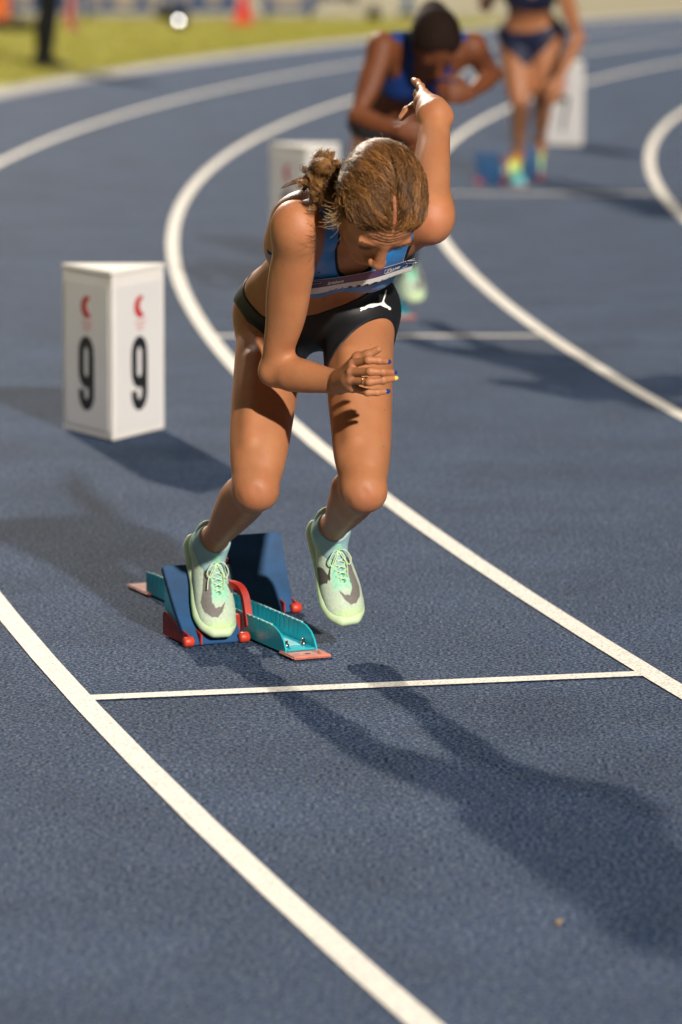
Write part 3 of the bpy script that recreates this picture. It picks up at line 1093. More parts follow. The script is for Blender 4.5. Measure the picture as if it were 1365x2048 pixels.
# ================================================================== STARTING BLOCKS
def starting_block(origin, ang, label, detail=True, split=(0.12, 0.44)):
    """origin = front end of the rail on the ground; local +y runs backwards along the rail"""
    root = empty('starting_block', origin, label, 'starting block', 'starting blocks in the lanes')
    O = np.array(origin, float)
    ay = np.array([math.cos(ang), math.sin(ang), 0]); ax = np.array([ay[1], -ay[0], 0]); az = np.array([0, 0, 1.0])
    fr = (O, ax, ay, az)
    Wp = lambda x, y, z: O + ax * x + ay * y + az * z
    L, hw, hh = .80, .036, .052
    # channel floor
    v, f = boxf((0, L / 2, .012), (2 * hw - .006, L, .004), fr)
    rail = put(bevel_mesh(v, f, .001), 'rail', M_TEAL, root, False)
    for sg in (-1, 1):
        prof = [(0.0, .006), (0.0, .014), (.010, .030), (.028, .045), (.055, .054), (.075, .056)]
        y = .075
        while y < L - .03:        # notched upper edge
            prof += [(y + .0195, .056), (y + .020, .024), (y + .0235, .024), (y + .024, .056)]
            y += .024
        prof += [(L, .056), (L, .006)]
        v, f = prism([(p[0], p[1]) for p in prof], -.0018, .0018, lambda a, b, c, sg=sg: Wp(sg * hw + c, a, b))
        me = pymesh(v, f)
        bm = bmesh.new(); bm.from_mesh(me); bmesh.ops.recalc_face_normals(bm, faces=bm.faces)
        put(bm_mesh(bm), 'flange', M_TEAL, rail, False)
        # worn bright tips of the notched edge
        parts = []
        y = .075
        while y < L - .03:
            parts.append(boxf((sg * hw, y + .010, .0570), (.0046, .0185, .0018), fr)); y += .024
        v, f = merge(parts)
        put(pymesh(v, f), 'worn_edge', M_TEALT, rail, False)
    if detail:
        # ruler strip and two screws
        v, f = boxf((0, .075, .0152), (.030, .075, .0016), fr)
        put(bevel_mesh(v, f, .0005), 'scale_plate', M_TEALT, rail, False)
        for sx_, sy_ in ((-.022, .030), (.022, .038)):
            pts = [(Wp(sx_, sy_, .014)), (Wp(sx_, sy_, .020)), (Wp(sx_, sy_, .0205)), (Wp(sx_, sy_, .028))]
            put(tube1(pts, [.0065, .0065, .0035, .0035], 10), 'screw', M_STEEL, rail, False)
    # spike plates front and back
    for y0, y1, nm in ((-.062, .022, 'front_plate'), (L - .03, L + .11, 'rear_plate')):
        poly = [(-.046, y0), (.046, y0), (.046, y1), (-.046, y1)]
        v, f = prism(poly, .003, .009, lambda a, b, c: Wp(a, b, c))
        pl = put(bevel_mesh(v, f, .003, 3), nm, M_PLATE, root, False)
        a = np.linspace(0, 2 * PI, 13)[:-1]
        v, f = prism([(.006 * math.cos(t), y0 + .030 + .006 * math.sin(t)) for t in a], .0092, .0100, lambda p, q, c: Wp(p, q, c))
        put(pymesh(v, f), 'screw_hole', M_BLACKP, pl, False)
    # pedals
    for sg, yb, ang_, in ((-1, split[0], 54), (1, split[1], 60)):
        t = math.radians(ang_)
        pu = np.array([0, math.cos(t), math.sin(t)])
        x0, x1 = (sg * .058, sg * .190)
        x0, x1 = min(x0, x1), max(x0, x1)
        Lp = .195
        ped = None
        # curved pad: slight bow
        vs, fs = [], []
        n = 12
        for i in range(n + 1):
            s = i / n
            bow = -.006 * math.sin(PI * s) * 1.0
            for th_ in (0, .016):
                p = np.array([0, yb, .004]) + pu * Lp * s + np.array([0, math.sin(t), -math.cos(t)]) * (th_ - bow)
                flare = .000 + .012 * s
                vs += [Wp(x0 - (flare if sg < 0 else 0), p[1], p[2]), Wp(x1 + (flare if sg > 0 else 0) - .006 * s, p[1], p[2])]
        for i in range(n):
            b = i * 4
            fs += [[b, b + 1, b + 5, b + 4], [b + 2, b + 6, b + 7, b + 3], [b, b + 4, b + 6, b + 2], [b + 1, b + 3, b + 7, b + 5]]
        fs += [[0, 2, 3, 1], [n * 4, n * 4 + 1, n * 4 + 3, n * 4 + 2]]
        pad = put(bevel_mesh(vs, fs, .0015), 'foot_pad', M_PAD, root, False)
        # red base bracket on the outer side and hinge knobs at the pad's foot
        xo = x0 if sg < 0 else x1
        xi = x1 if sg < 0 else x0
        for xx in (xo, xi):
            put(tube1([Wp(xx - .012, yb - .002, .012), Wp(xx - .009, yb - .002, .012), Wp(xx + .009, yb - .002, .012), Wp(xx + .012, yb - .002, .012)], [.008, .0115, .0115, .008], 14), 'hinge_knob', M_REDK, pad, True)
        prof = [(yb - .005, .004), (yb - .005, .026), (yb + .05, .038), (yb + .125, .058), (yb + .14, .052), (yb + .14, .004)]
        for xx in ((xo, xo + (-sg) * .030)):
            v, f = prism(prof, -.002, .002, lambda a, b, c, xx=xx: Wp(xx + c, a, b))
            me = pymesh(v, f); bm = bmesh.new(); bm.from_mesh(me); bmesh.ops.recalc_face_normals(bm, faces=bm.faces)
            put(bm_mesh(bm), 'side_bracket', M_RED, root, False)
        v, f = boxf(((xo + xi) / 2, yb + .08, .008), (abs(xo - xi), .10, .006), fr)
        base = put(bevel_mesh(v, f, .001), 'base_plate', M_RED, root, False)
        v, f = boxf(((xi + sg * -.025), yb + .08, .030), (.05, .035, .04), fr)
        put(bevel_mesh(v, f, .002), 'rail_clamp', M_RED, root, False)
        # curved support arm between the pad's back and the rail
        P = [Wp(xi - sg * .026, yb + .030, .030), Wp(xi - sg * .026, yb + .045, .075), Wp(xi - sg * .024, yb + .055, .098), Wp(xi - sg * .016, yb + .070, .113), Wp(xi + sg * .004, yb + .090, .118), Wp(xi + sg * .03, yb + .095, .116)]
        P = smooth_line(P, 16)
        v, f = [], []
        tg = np.gradient(P, axis=0); tg /= np.linalg.norm(tg, axis=1)[:, None]
        for i_, p_ in enumerate(P):
            nb = un(np.cross(tg[i_], ax))
            for a_, b_ in ((-1, -1), (1, -1), (1, 1), (-1, 1)): v.append(p_ + ax * .0080 * a_ + nb * .0075 * b_)
        for i_ in range(len(P) - 1):
            for k_ in range(4): f.append([i_ * 4 + k_, i_ * 4 + (k_ + 1) % 4, i_ * 4 + 4 + (k_ + 1) % 4, i_ * 4 + 4 + k_])
        n_4 = (len(P) - 1) * 4
        f += [[0, 1, 2, 3], [n_4, n_4 + 3, n_4 + 2, n_4 + 1]]
        put(bevel_mesh(v, f, .0025), 'support_arm', M_RED, root, False)
        # teal rack plate behind the pad (its toothed adjuster)
        prof = [(yb + .05, .02), (yb + .14, .02), (yb + .14, .10), (yb + .125, .15), (yb + .112, .15), (yb + .10, .12)]
        v, f = prism(prof, -.0015, .0015, lambda a, b, c: Wp(xo - sg * .004 + c, a, b))
        me = pymesh(v, f); bm = bmesh.new(); bm.from_mesh(me); bmesh.ops.recalc_face_normals(bm, faces=bm.faces)
        put(bm_mesh(bm), 'adjuster_plate', M_TEAL, root, False)
    return root


RANG = math.atan2(.91, -.42)
of = G(603, 1310)
starting_block((of[0], of[1] + .0, 0), RANG, 'teal railed starting block with blue foot pads under the front athlete\'s feet', True, (.180, .455))
RAYD = np.array([math.cos(RANG), math.sin(RANG), 0])
ob = np.array([of[0], of[1], 0])
starting_block((ob[0] + .30, ob[1] + 6.50, 0), RANG, 'blurred starting block under the second athlete, mostly hidden by the front athlete', False, (.180, .455))
b3 = G(1045, 372)
starting_block((b3[0] - .02, b3[1], 0), math.radians(97), 'blurred starting block with dark blue pads under the third athlete\'s feet', False, (.12, .42))


# ================================================================== PEOPLE
def reach(A, px, py, L, near=True):
    """point on the sight line of a measured picture point at distance L from A (nearer or farther one)"""
    d = ray(px, py); d = d / d[1]
    o = np.array([0, 0, CAMH]) - A
    a, b, c = d @ d, 2 * (d @ o), o @ o - L * L
    disc = b * b - 4 * a * c
    if disc < 0: t = -b / (2 * a)
    else: t = (-b - math.sqrt(disc)) / (2 * a) if near else (-b + math.sqrt(disc)) / (2 * a)
    return d * t + np.array([0, 0, CAMH])


def skin(name, base, rough=.50, var=.10, sss=.16, mole=True):
    m = mat(name, base, rough, .38, attr=True, noise=var, nscale=14, bump=.35, bscale=420, sss=sss)
    t = m.node_tree
    p = t.nodes['Principled BSDF']
    lk = p.inputs['Base Color'].links[0]
    src = lk.from_socket
    vo = t.nodes.new('ShaderNodeTexVoronoi'); vo.inputs['Scale'].default_value = 34; vo.inputs['Randomness'].default_value = 1
    tc = t.nodes.new('ShaderNodeTexCoord')
    t.links.new(tc.outputs['Object'], vo.inputs['Vector'])
    # freckles: only some of the cells carry one
    a = t.nodes.new('ShaderNodeMapRange'); a.inputs['From Min'].default_value = .055; a.inputs['From Max'].default_value = .085; a.inputs['To Min'].default_value = 1; a.inputs['To Max'].default_value = 0
    t.links.new(vo.outputs['Distance'], a.inputs['Value'])
    sp = t.nodes.new('ShaderNodeSeparateColor'); t.links.new(vo.outputs['Color'], sp.inputs[0])
    g = t.nodes.new('ShaderNodeMath'); g.operation = 'GREATER_THAN'; g.inputs[1].default_value = .72
    t.links.new(sp.outputs[0], g.inputs[0])
    mu = t.nodes.new('ShaderNodeMath'); mu.operation = 'MULTIPLY'; t.links.new(a.outputs[0], mu.inputs[0]); t.links.new(g.outputs[0], mu.inputs[1])
    m2 = t.nodes.new('ShaderNodeMath'); m2.operation = 'MULTIPLY'; m2.inputs[1].default_value = .55 if mole else 0
    t.links.new(mu.outputs[0], m2.inputs[0])
    # blotchy redness of the skin
    bn = t.nodes.new('ShaderNodeTexNoise'); bn.inputs['Scale'].default_value = 26; bn.inputs['Detail'].default_value = 6; bn.inputs['Roughness'].default_value = .65
    t.links.new(tc.outputs['Object'], bn.inputs['Vector'])
    br = t.nodes.new('ShaderNodeMapRange'); br.inputs['From Min'].default_value = .40; br.inputs['From Max'].default_value = .68; br.inputs['To Max'].default_value = .42
    t.links.new(bn.outputs['Fac'], br.inputs['Value'])
    rb = t.nodes.new('ShaderNodeMix'); rb.data_type = 'RGBA'; rb.inputs['B'].default_value = (base[0] * .95, base[1] * .70, base[2] * .62, 1)
    t.links.new(src, rb.inputs['A']); t.links.new(br.outputs[0], rb.inputs['Factor'])
    src = rb.outputs['Result']
    mx = t.nodes.new('ShaderNodeMix'); mx.data_type = 'RGBA'; mx.inputs['B'].default_value = (base[0] * .35, base[1] * .25, base[2] * .2, 1)
    t.links.new(src, mx.inputs['A']); t.links.new(m2.outputs[0], mx.inputs['Factor'])
    t.links.new(mx.outputs['Result'], p.inputs['Base Color'])
    rn = t.nodes.new('ShaderNodeTexNoise'); rn.inputs['Scale'].default_value = 9; t.links.new(tc.outputs['Object'], rn.inputs['Vector'])
    rr = t.nodes.new('ShaderNodeMapRange'); rr.inputs['To Min'].default_value = rough - .10; rr.inputs['To Max'].default_value = rough + .12
    t.links.new(rn.outputs['Fac'], rr.inputs['Value']); t.links.new(rr.outputs[0], p.inputs['Roughness'])
    return m


SK1 = (.40, .168, .072)
SK2 = (.16, .050, .017)
SK3 = (.40, .17, .075)
M_SKIN1 = skin('fair_skin', SK1)
M_SKIN2 = skin('dark_skin', SK2, .56, .12, .08, False)
M_SKIN3 = skin('tan_skin', SK3, .42, .1, .15, False)
M_HAIRC = mat('hair_roots', (.060, .028, .012), .65, .3, noise=.35, nscale=60)
M_HAIR = mat('hair_strands', (.2, .1, .04), .42, .5, attr=True)
M_HAIRK = mat('black_hair', (.014, .006, .004), .85, .15, noise=.3, nscale=80)
M_TOP = mat('blue_top', (.012, .12, .36), .45, .5, attr=True, noise=.10, nscale=30, bump=.9, bscale=32, sheen=.15)
M_UNDER = mat('black_underlayer', (.01, .01, .012), .7, .3)
M_SHORT = mat('black_briefs', (.009, .009, .011), .55, .35, noise=.2, nscale=20, bump=.25, bscale=60)
M_WHITE = mat('white_print', (.78, .76, .72), .5)
M_SHOE = mat('shoe_mesh', (.4, .6, .4), .6, .35, attr=True, noise=.10, nscale=160, bump=.5, bscale=520)
M_SOLE = mat('shoe_sole', (.4, .6, .4), .62, .4, attr=True)
M_LACE = mat('laces', (.50, .66, .42), .7, .3)
M_SOCK = mat('sock', (.28, .44, .46), .85, .2, bump=.4, bscale=300)
M_NAILB = mat('blue_nail', (.015, .04, .20), .15, .6, coat=.6)
M_NAILY = mat('yellow_nail', (.75, .55, .10), .2, .6, coat=.6)
M_GOLD = mat('gold_ring', (.80, .58, .30), .25, metal=1)
M_NAVY = mat('navy_kit', (.010, .014, .040), .55, .35)
M_BLUE2 = mat('blue_kit', (.006, .035, .17), .55, .35)
M_FLUO = mat('fluo_shoe', (.55, .72, .08), .75, .4, attr=True)
M_BLK = mat('black_cloth', (.008, .009, .010), .8, .2)


def pose_main(sh=np.zeros(3)):
    J = {}
    J['hipR'] = AY(548, 640, 8.710); J['hipL'] = AY(717, 628, 8.630)
    up0 = np.array([0, 0, 1.0])
    # right shoe on the pad, left shoe in the air
    padn = -RAYD * math.sin(math.radians(57)) * -1
    t = math.radians(54)
    pu = RAYD * math.cos(t) + up0 * math.sin(t)                 # up along the pad
    pn = -RAYD * math.sin(t) + up0 * math.cos(t)                # out of the pad
    tipR = G(448, 1290) + pn * .004
    pw = np.array([RAYD[1], -RAYD[0], 0])
    base = ob + RAYD * .180 - pw * .118
    tipR = base + pu * .010 + pn * .006
    dR = un(pu * 1.0 + pw * .04)
    J['heelR'] = tipR + dR * .249; J['toeR'] = tipR
    J['frR'] = shoe_frame(J['heelR'], J['toeR'], pn)
    J['heelL'] = AY(638, 1046, 8.70); J['toeL'] = AY(692, 1240, 8.585)
    J['frL'] = shoe_frame(J['heelL'], J['toeL'], np.array([.30, -.93, .10]))
    for k in 'RL':
        o, x, y, z = J['fr' + k]
        J['ank' + k] = o + y * .050 + z * .074
        J['heel' + k] = o + y * .035 + z * .03
        J['toe' + k] = o + y * .22 + z * .018
    J['kneeR'] = reach(J['ankR'], 512, 978, .385)
    J['kneeL'] = reach(J['ankL'], 728, 980, .385)
    J['shR'] = AY(597, 458, 8.230); J['shL'] = AY(858, 432, 8.330)
    J['elR'] = AY(552, 742, 8.350); J['wrR'] = AY(680, 765, 8.230)
    J['elL'] = AY(871, 232, 8.510); J['wrL'] = AY(850, 206, 8.720)
    J['neck'] = AY(722, 428, 8.320)
    Hc = AY(758, 409, 8.125)
    Fd = un(np.array([.10, -.40, -.91])); U = np.array([.28, -.85, .37]); U = un(U - (U @ Fd) * Fd)
    J['head'] = (Hc, Fd, U)
    J['neck_up'] = un(Hc - J['neck']); J['hs'] = 1.06
    J['pelvis_up'] = un(np.array([.12, -.52, .85]))
    J['wrwR'] = un(np.array([0, .1, 1.0]))
    J['thigh'] = .93
    return J


def garment(name, F, th, region, h, lo, hi, mtl, parent, colf=None, n=2):
    v, q = surface(Cut(F, th, region, 0.0015, max(.009, 4.5 * h)), h, lo, hi)
    v = relax(v, q, n, .4)
    c = colf(v) if colf else None
    return put(quadmesh(v, q, c), name, mtl, parent)


def ss(a, b, x):
    t = np.clip((x - a) / (b - a), 0, 1)
    return t * t * (3 - 2 * t)


def top_region(J, s=1.0, grow=0.0, hem=-.014):
    c, l, f, u_ = J['Cf']

    def reg(P):
        q = (P - c) / s
        u, v, w = q @ l, q @ f, q @ u_
        wn = (c * 0 + (J['neck'] - c)) @ u_ / s
        g = grow
        k = ss(-.02, .04, v)
        # front: scoop neck and arm holes
        d1 = -(np.sqrt((u / (.060 - g)) ** 2 + ((w - wn - .03) / (.150 - g)) ** 2) - 1) * .06
        d2 = -(np.sqrt(((np.abs(u) - .172) / (.074 - g)) ** 2 + ((w - .155) / (.125 - g)) ** 2) - 1) * .07
        front = np.maximum(d1, d2)
        d3 = -(np.sqrt((u / (.058 - g)) ** 2 + ((w - wn - .03) / (.10 - g)) ** 2) - 1) * .06
        d4 = -(np.sqrt(((np.abs(u) - .165) / (.108 - g)) ** 2 + ((w - .09) / (.115 - g)) ** 2) - 1) * .09
        back = np.maximum(d3, d4)
        d = front * k + back * (1 - k)
        return np.maximum(np.maximum(np.maximum(d, hem - g * .3 - w), w - wn - .07), np.abs(v) - .17) * s
    return reg


def brief_region(J, s=1.0, waist=.058, anch=None, lo_=.0):
    c, l, f, u_ = J['P']
    pl = []
    for k, sg in (('R', -1), ('L', 1)):
        td = un(J['knee' + k] - J['hip' + k])
        n = un(td * .74 + l * sg * .67)
        p0 = J['hip' + k] + l * sg * (-.005) * s + f * .075 * s + td * (.045 + lo_) * s if anch is None else anch[k]
        pl.append((sg, n, p0))

    def reg(P):
        q = (P - c) / s
        u, v, w = q @ l, q @ f, q @ u_
        kk = ss(-.012, .012, u)
        leg = ((P - pl[0][2]) @ pl[0][1]) * (1 - kk) + ((P - pl[1][2]) @ pl[1][1]) * kk
        leg = leg - ss(.0, -.08, v) * .03 * s + .42 * np.clip(np.abs(u) - .115, 0, .1) * ss(-.09, -.02, v) * s
        wl = waist + .85 * np.clip(-v, 0, .14) + .55 * np.clip(-u - .07, 0, .2) + .15 * np.clip(np.abs(u) - .06, 0, 1)
        return np.maximum(np.maximum(w * s - wl * s, leg), np.linalg.norm(P - c, axis=-1) - .215 * s)
    return reg


def head_hair_cap(HF, J, th, part=True):
    Hc, Fd, U = J['head']; Rd = np.cross(Fd, U)

    def reg(P):
        q = (P - Hc) / J.get('hs', 1.0)
        r, f, u = q @ Rd, q @ Fd, q @ U
        g = .66 * (f - .007) - .75 * (u + .008) + .004 * np.sin(r * 230) + .003 * np.sin(r * 610 + 1) + .015 - 5.5 * np.minimum(r * r, .0025) * (f > -.01)
        g = g + .9 * np.clip(np.abs(r) - .045, 0, 1) * (f > .0) * .25
        if part:
            r0 = np.interp(f, [-.09, .09], [.012, -.002])
            pg = .0030 - np.abs(r - r0) - .02 * (ss(-.010, -.035, f))
            pg = np.where(u < 0, -.01, pg)
            g = np.maximum(g, pg)
        return g
    return Cut(HF, th, reg, .0025)


# ---------------------------------------------------------------- the front athlete
J = pose_main()
ath = empty('person', (J['P0'] if 'P0' in J else (float((J['hipR'] + J['hipL'])[0] / 2), float((J['hipR'] + J['hipL'])[1] / 2), 0)),
            'brown-haired sprinter in blue crop top and black briefs pushing off the nearest blocks, head down', 'person')
F = core_field(J)
core = F.copy()
body = F.copy()
arm_prims(body, J)
# right hand, fingers pointing to the image right
w_ = J['wrR']
K = {'i': AY(707, 727, 8.165), 'm': AY(703, 744, 8.150), 'r': AY(703, 760, 8.155), 'p': AY(707, 776, 8.170)}
for k in K: body.cone(w_ + (K[k] - w_) * .1, K[k], .0155, .0108, .012)
body.cone(lerp(w_, K['m'], .2), lerp(w_, K['r'], .75), .020, .015, .015)
FI = {'i': [K['i'], AY(737, 720, 8.128), AY(758, 721, 8.130), AY(773, 723, 8.143)],
      'm': [K['m'], AY(741, 743, 8.110), AY(766, 744, 8.112), AY(785, 745, 8.128)],
      'r': [K['r'], AY(739, 764, 8.115), AY(767, 761, 8.116), AY(787, 757, 8.132)],
      'p': [K['p'], AY(736, 785, 8.138), AY(755, 785, 8.140), AY(771, 783, 8.152)]}
for k, (a, b) in {'i': (.0088, .0068), 'm': (.0090, .0069), 'r': (.0085, .0066), 'p': (.0078, .0060)}.items():
    finger(body, FI[k], a, b, .003)
finger(body, [lerp(w_, K['i'], .25) + np.array([0, .012, .008]), AY(716, 716, 8.195), AY(736, 710, 8.185), AY(757, 699, 8.180)], .013, .0075, .008)
# left hand beyond the raised elbow
w2 = J['wrL']
KL = [AY(848, 186, 8.795), AY(843, 196, 8.805), AY(842, 207, 8.810), AY(846, 218, 8.805)]
for k in KL: body.cone(w2, k, .017, .0115, .014)
finger(body, [KL[0], AY(842, 174, 8.835), AY(834, 165, 8.860), AY(828, 161, 8.875)], .0090, .0072, .004)
finger(body, [KL[1], AY(836, 186, 8.845), AY(834, 190, 8.875), AY(838, 197, 8.880)], .0088, .0068, .004)
finger(body, [KL[2], AY(836, 200, 8.850), AY(836, 207, 8.875), AY(841, 211, 8.870)], .0085, .0066, .004)
finger(body, [KL[3], AY(840, 218, 8.845), AY(843, 223, 8.860), AY(848, 224, 8.855)], .0078, .006, .004)
finger(body, [lerp(w2, KL[2], .3), AY(830, 215, 8.765), AY(815, 222, 8.755), AY(803, 236, 8.750)], .0135, .0075, .006)
head_prims(body, J, J['hs'])
# scalp showing along the parting
_Hc, _Fd, _U = J['head']; _Rd = np.cross(_Fd, _U)
_pp = []
for f_k in np.linspace(-.070, .080, 16):
    r0_ = np.interp(f_k, [-.09, .09], [.012, -.002])
    _pp.append(onto(body, [_Hc + _Rd * r0_ + _Fd * f_k * 1.25 + _U * .17], -un(_U * .17 + _Fd * f_k * .55), -.0014, 30)[0])
for i in range(15): body.cone(_pp[i], _pp[i + 1], .0026, .0026, .003)
# navel, collar hollow
c_, l_, f_, u_ = J['P']
nv = onto(body, [AY(651, 600, 8.3)], un(ray(651, 600)), 0)[0]
body.ell(nv, np.array([l_, f_, u_]), (.0055, .006, .008), .007, 's')
lo, hi = bbox(J)
v, q = surface(body, .0026, lo, hi)
v = relax(v, q, 1, .35)
Hc, Fd, U = J['head']; Rd = np.cross(Fd, U)
hq = lambda r, f, u: Hc + (Rd * r + Fd * f + U * u) * J['hs']
red = (.44, .135, .060); lipc = (.36, .10, .06)
spots = [(J['kneeR'] + np.array([0, -.05, -.01]), .07, (.42, .150, .068), .55), (J['kneeL'] + np.array([0, -.05, -.01]), .065, (.40, .145, .07), .55), (J['kneeL'] + np.array([.02, -.05, -.035]), .022, (.26, .14, .10), .7),
         (J['elL'], .05, red, .5), (J['elR'], .05, red, .35), (hq(0, .115, -.045), .03, (.52, .20, .11), .5), (hq(0, .09, -.066), .017, lipc, .8), (hq(0, .09, -.079), .016, lipc, .8),
         (nv, .012, (.22, .08, .04), .8), (J['shR'] + np.array([.02, -.05, .02]), .09, (.50, .18, .08), .45), (J['shL'] + np.array([0, -.04, .0]), .08, (.50, .18, .09), .6), (J['elL'] + np.array([.0, -.03, .012]), .006, (.15, .05, .03), .9)]
for p_ in _pp: spots.append((p_, .010, (.36, .10, .055), .9))
for k in 'imrp': spots.append((K[k] + np.array([0, -.01, 0]), .014, (.55, .24, .14), .5))
cols = skin_cols(v, SK1, spots)
put(quadmesh(v, q, cols), 'body', M_SKIN1, ath)

# clothes
topf = core
yel_at = from_cam(core, [(541, 462)], 8.2)[0]


def top_col(v):
    c = np.tile(np.array((.010, .19, .52)), (len(v), 1))
    c0, l0, f0, u0 = J['Cf']
    q_ = v - c0
    u, vv, w = q_ @ l0, q_ @ f0, q_ @ u0
    m = (vv < -.0) & (u < -.065) & (w > -.035) & (w < .045)
    c[m] = (.42, .40, .03)
    return c


tr = top_region(J)
garment('crop_top', topf, .0032, tr, .0024, lo, hi, M_TOP, ath, top_col)
garment('black_undertop', topf, .0016, top_region(J, 1, .007, -.010), .0026, lo, hi, M_UNDER, ath)
garment('briefs', core, .0030, brief_region(J, 1, .072, {'L': from_cam(core, [(722, 668)], 8.2)[0], 'R': from_cam(core, [(540, 680)], 8.2)[0]}), .0024, lo, hi, M_SHORT, ath)

# leaping cat print on the briefs
cat = [(683, 665), (700, 652), (740, 645), (765, 628), (800, 612), (850, 606), (900, 605), (930, 598), (945, 570), (960, 520), (972, 470), (985, 447), (993, 455), (985, 500), (970, 545), (958, 580), (970, 605), (1000, 632), (1025, 645), (1040, 665), (1035, 682), (1015, 683), (1003, 665), (975, 655), (950, 645), (925, 630), (895, 632), (860, 645), (830, 655), (790, 655), (765, 665), (745, 678), (720, 680), (700, 695), (685, 692), (690, 682), (712, 671), (694, 672)]
cat = [(600 + x / 5.6875, 500 + y / 5.6875) for x, y in cat]
decal(core, cat, 8.3, .0042, M_WHITE, 'cat_print', ath, 2)

# bib pinned across the chest
BW, BH = 40, 14
tl, tr_ = (624, 557), (829, 513)
Pt = []
for i in range(BW + 1):
    s = i / BW
    x = tl[0] + (tr_[0] - tl[0]) * s; y = tl[1] + (tr_[1] - tl[1]) * s + 7 * math.sin(PI * s)
    Pt.append(from_cam(core, [(x, y)], 8.1, .006)[0])
Pt = np.array(Pt)
ker = np.ones(9) / 9
for k in range(3):                                    # the sheet spans the hollows
    Pt[:, k] = np.convolve(np.pad(Pt[:, k], 4, mode='reflect', reflect_type='odd'), ker, 'valid')
c_, l_, f_, u_ = J['Cf']
Pt = Pt + f_ * .004
bd = un(-u_ * 1.0 + np.array([0, -.22, -.38]))


def bib_pt(s, t, off=0.0):
    """s across 0..1, t down 0..1 (then curling under)"""
    s = np.clip(s, 0, 1) * BW
    i = min(int(s), BW - 1)
    p = Pt[i] * (1 - (s - i)) + Pt[i + 1] * (s - i)
    L = .038
    tt = min(t, 1.0)
    p = p + bd * L * tt + l_ * (.004 * t) + f_ * (.0018 * math.sin(s * .28 + 1) * t)
    if t > 1:
        a = (t - 1) * 1.9
        p = p + bd * .022 * math.sin(a) * .55 - f_ * .022 * (1 - math.cos(a))
    return p + f_ * off


def bib_sheet(t0, t1, off, name, mtl, parent, n=8, colf=None, s0=0, s1=1):
    v, f = [], []
    for j in range(n + 1):
        for i in range(BW + 1):
            v.append(bib_pt(s0 + (s1 - s0) * i / BW, t0 + (t1 - t0) * j / n, off))
    for j in range(n):
        for i in range(BW):
            a = j * (BW + 1) + i
            f.append([a, a + 1, a + BW + 2, a + BW + 1])
    v = np.array(v); f = np.array(f)
    c = None
    if colf: c = np.array([colf(s0 + (s1 - s0) * i / BW) for j in range(n + 1) for i in range(BW + 1)])
    return put(quadmesh(v, f, c), name, mtl, parent)


M_BIB = mat('bib_paper', (.72, .70, .66), .45, .5)
M_BIBC = mat('bib_print', (.1, .05, .15), .4, .5, attr=True)
bib = bib_sheet(0, 2.0, 0, 'bib', M_BIB, ath, 18)
def bibcol(s):
    ks = [0, .25, .5, .72, 1]; cs = np.array([(.014, .035, .13), (.060, .035, .10), (.15, .05, .09), (.04, .05, .14), (.010, .05, .18)])
    return [np.interp(s, ks, cs[:, k]) for k in range(3)]
bib_sheet(.02, .60, .0005, 'printed_band', M_BIBC, bib, 6, bibcol, .004, .996)


def text_on_bib(txt, s0, t0, hs, ht, mtl, name, shear=.25, bold=.02, clip=None):
    cu = bpy.data.curves.new('t', 'FONT'); cu.body = txt; cu.offset = bold; cu.shear = shear; cu.fill_mode = 'FRONT'; cu.resolution_u = 3
    to = bpy.data.objects.new('t', cu); C.objects.link(to)
    dg = bpy.context.evaluated_depsgraph_get()
    me = bpy.data.meshes.new_from_object(to.evaluated_get(dg))
    bpy.data.objects.remove(to)
    for vv in me.vertices:
        s = s0 + vv.co.x * hs; t = t0 - vv.co.y * ht
        vv.co = bib_pt(s, t, .0011)
    return put(me, name, mtl, bib, False)


text_on_bib('brisbane', .16, .46, .046, .32, M_WHITE, 'bib_word', .3, .025)
text_on_bib("IT'S LIVE!", .735, .43, .033, .24, M_WHITE, 'bib_slogan', .35, .04)
text_on_bib('HARRSON', .15, 1.56, .130, .90, M_BLACKP, 'bib_name', .45, .03)
# outline round the slogan
lnp = []
for a, b in [(.722, .18), (.93, .18), (.937, .24), (.937, .42), (.93, .48), (.722, .48), (.715, .42), (.715, .24), (.722, .18)]: lnp.append(bib_pt(a, b, .0012))
put(tube1(np.array(lnp), .0004, 4), 'slogan_frame', M_WHITE, bib)
for s, t in ((.03, .05), (.97, .05)):                     # safety pins
    p = bib_pt(s, t, .002)
    P = [p + l_ * a + f_ * b + bd * c for a, b, c in ((-.012, 0, 0), (.010, .001, -.001), (.0135, .001, .003), (.010, .001, .0055), (-.012, .0015, .005), (-.0135, .001, .0025), (-.012, 0, 0))]
    put(tube1(smooth_line(P, 26), .0007, 5), 'safety_pin', M_STEEL, bib)

# nails and ring
def nail(k, mtl, sz=(.0052, .0065)):
    a, b = FI[k][2], FI[k][3]
    d = un(b - a); n = un(np.array([.25, -1, .10])); n = un(n - (n @ d) * d); s_ = np.cross(d, n)
    cen = b + d * .0035 + n * .0048
    bm = bmesh.new()
    bmesh.ops.create_uvsphere(bm, u_segments=16, v_segments=10, radius=1)
    for vv in bm.verts:
        x, y, z = vv.co
        vv.co = cen + s_ * x * sz[0] + d * y * sz[1] + n * (z * .0022 - .0018 * x * x)
    put(bm_mesh(bm), 'fingernail', mtl, ath)
for k in 'imp': nail(k, M_NAILB)
nail('r', M_NAILY)
a = np.linspace(0, 2 * PI, 25)
rc = lerp(FI['r'][0], FI['r'][1], .80); rd = un(FI['r'][1] - FI['r'][0]); r1 = un(np.cross(rd, [0, 0, 1])); r2 = np.cross(rd, r1)
put(tube1([rc + (r1 * math.cos(t) + r2 * math.sin(t)) * .0092 for t in a], .0010, 6), 'finger_ring', M_GOLD, ath)

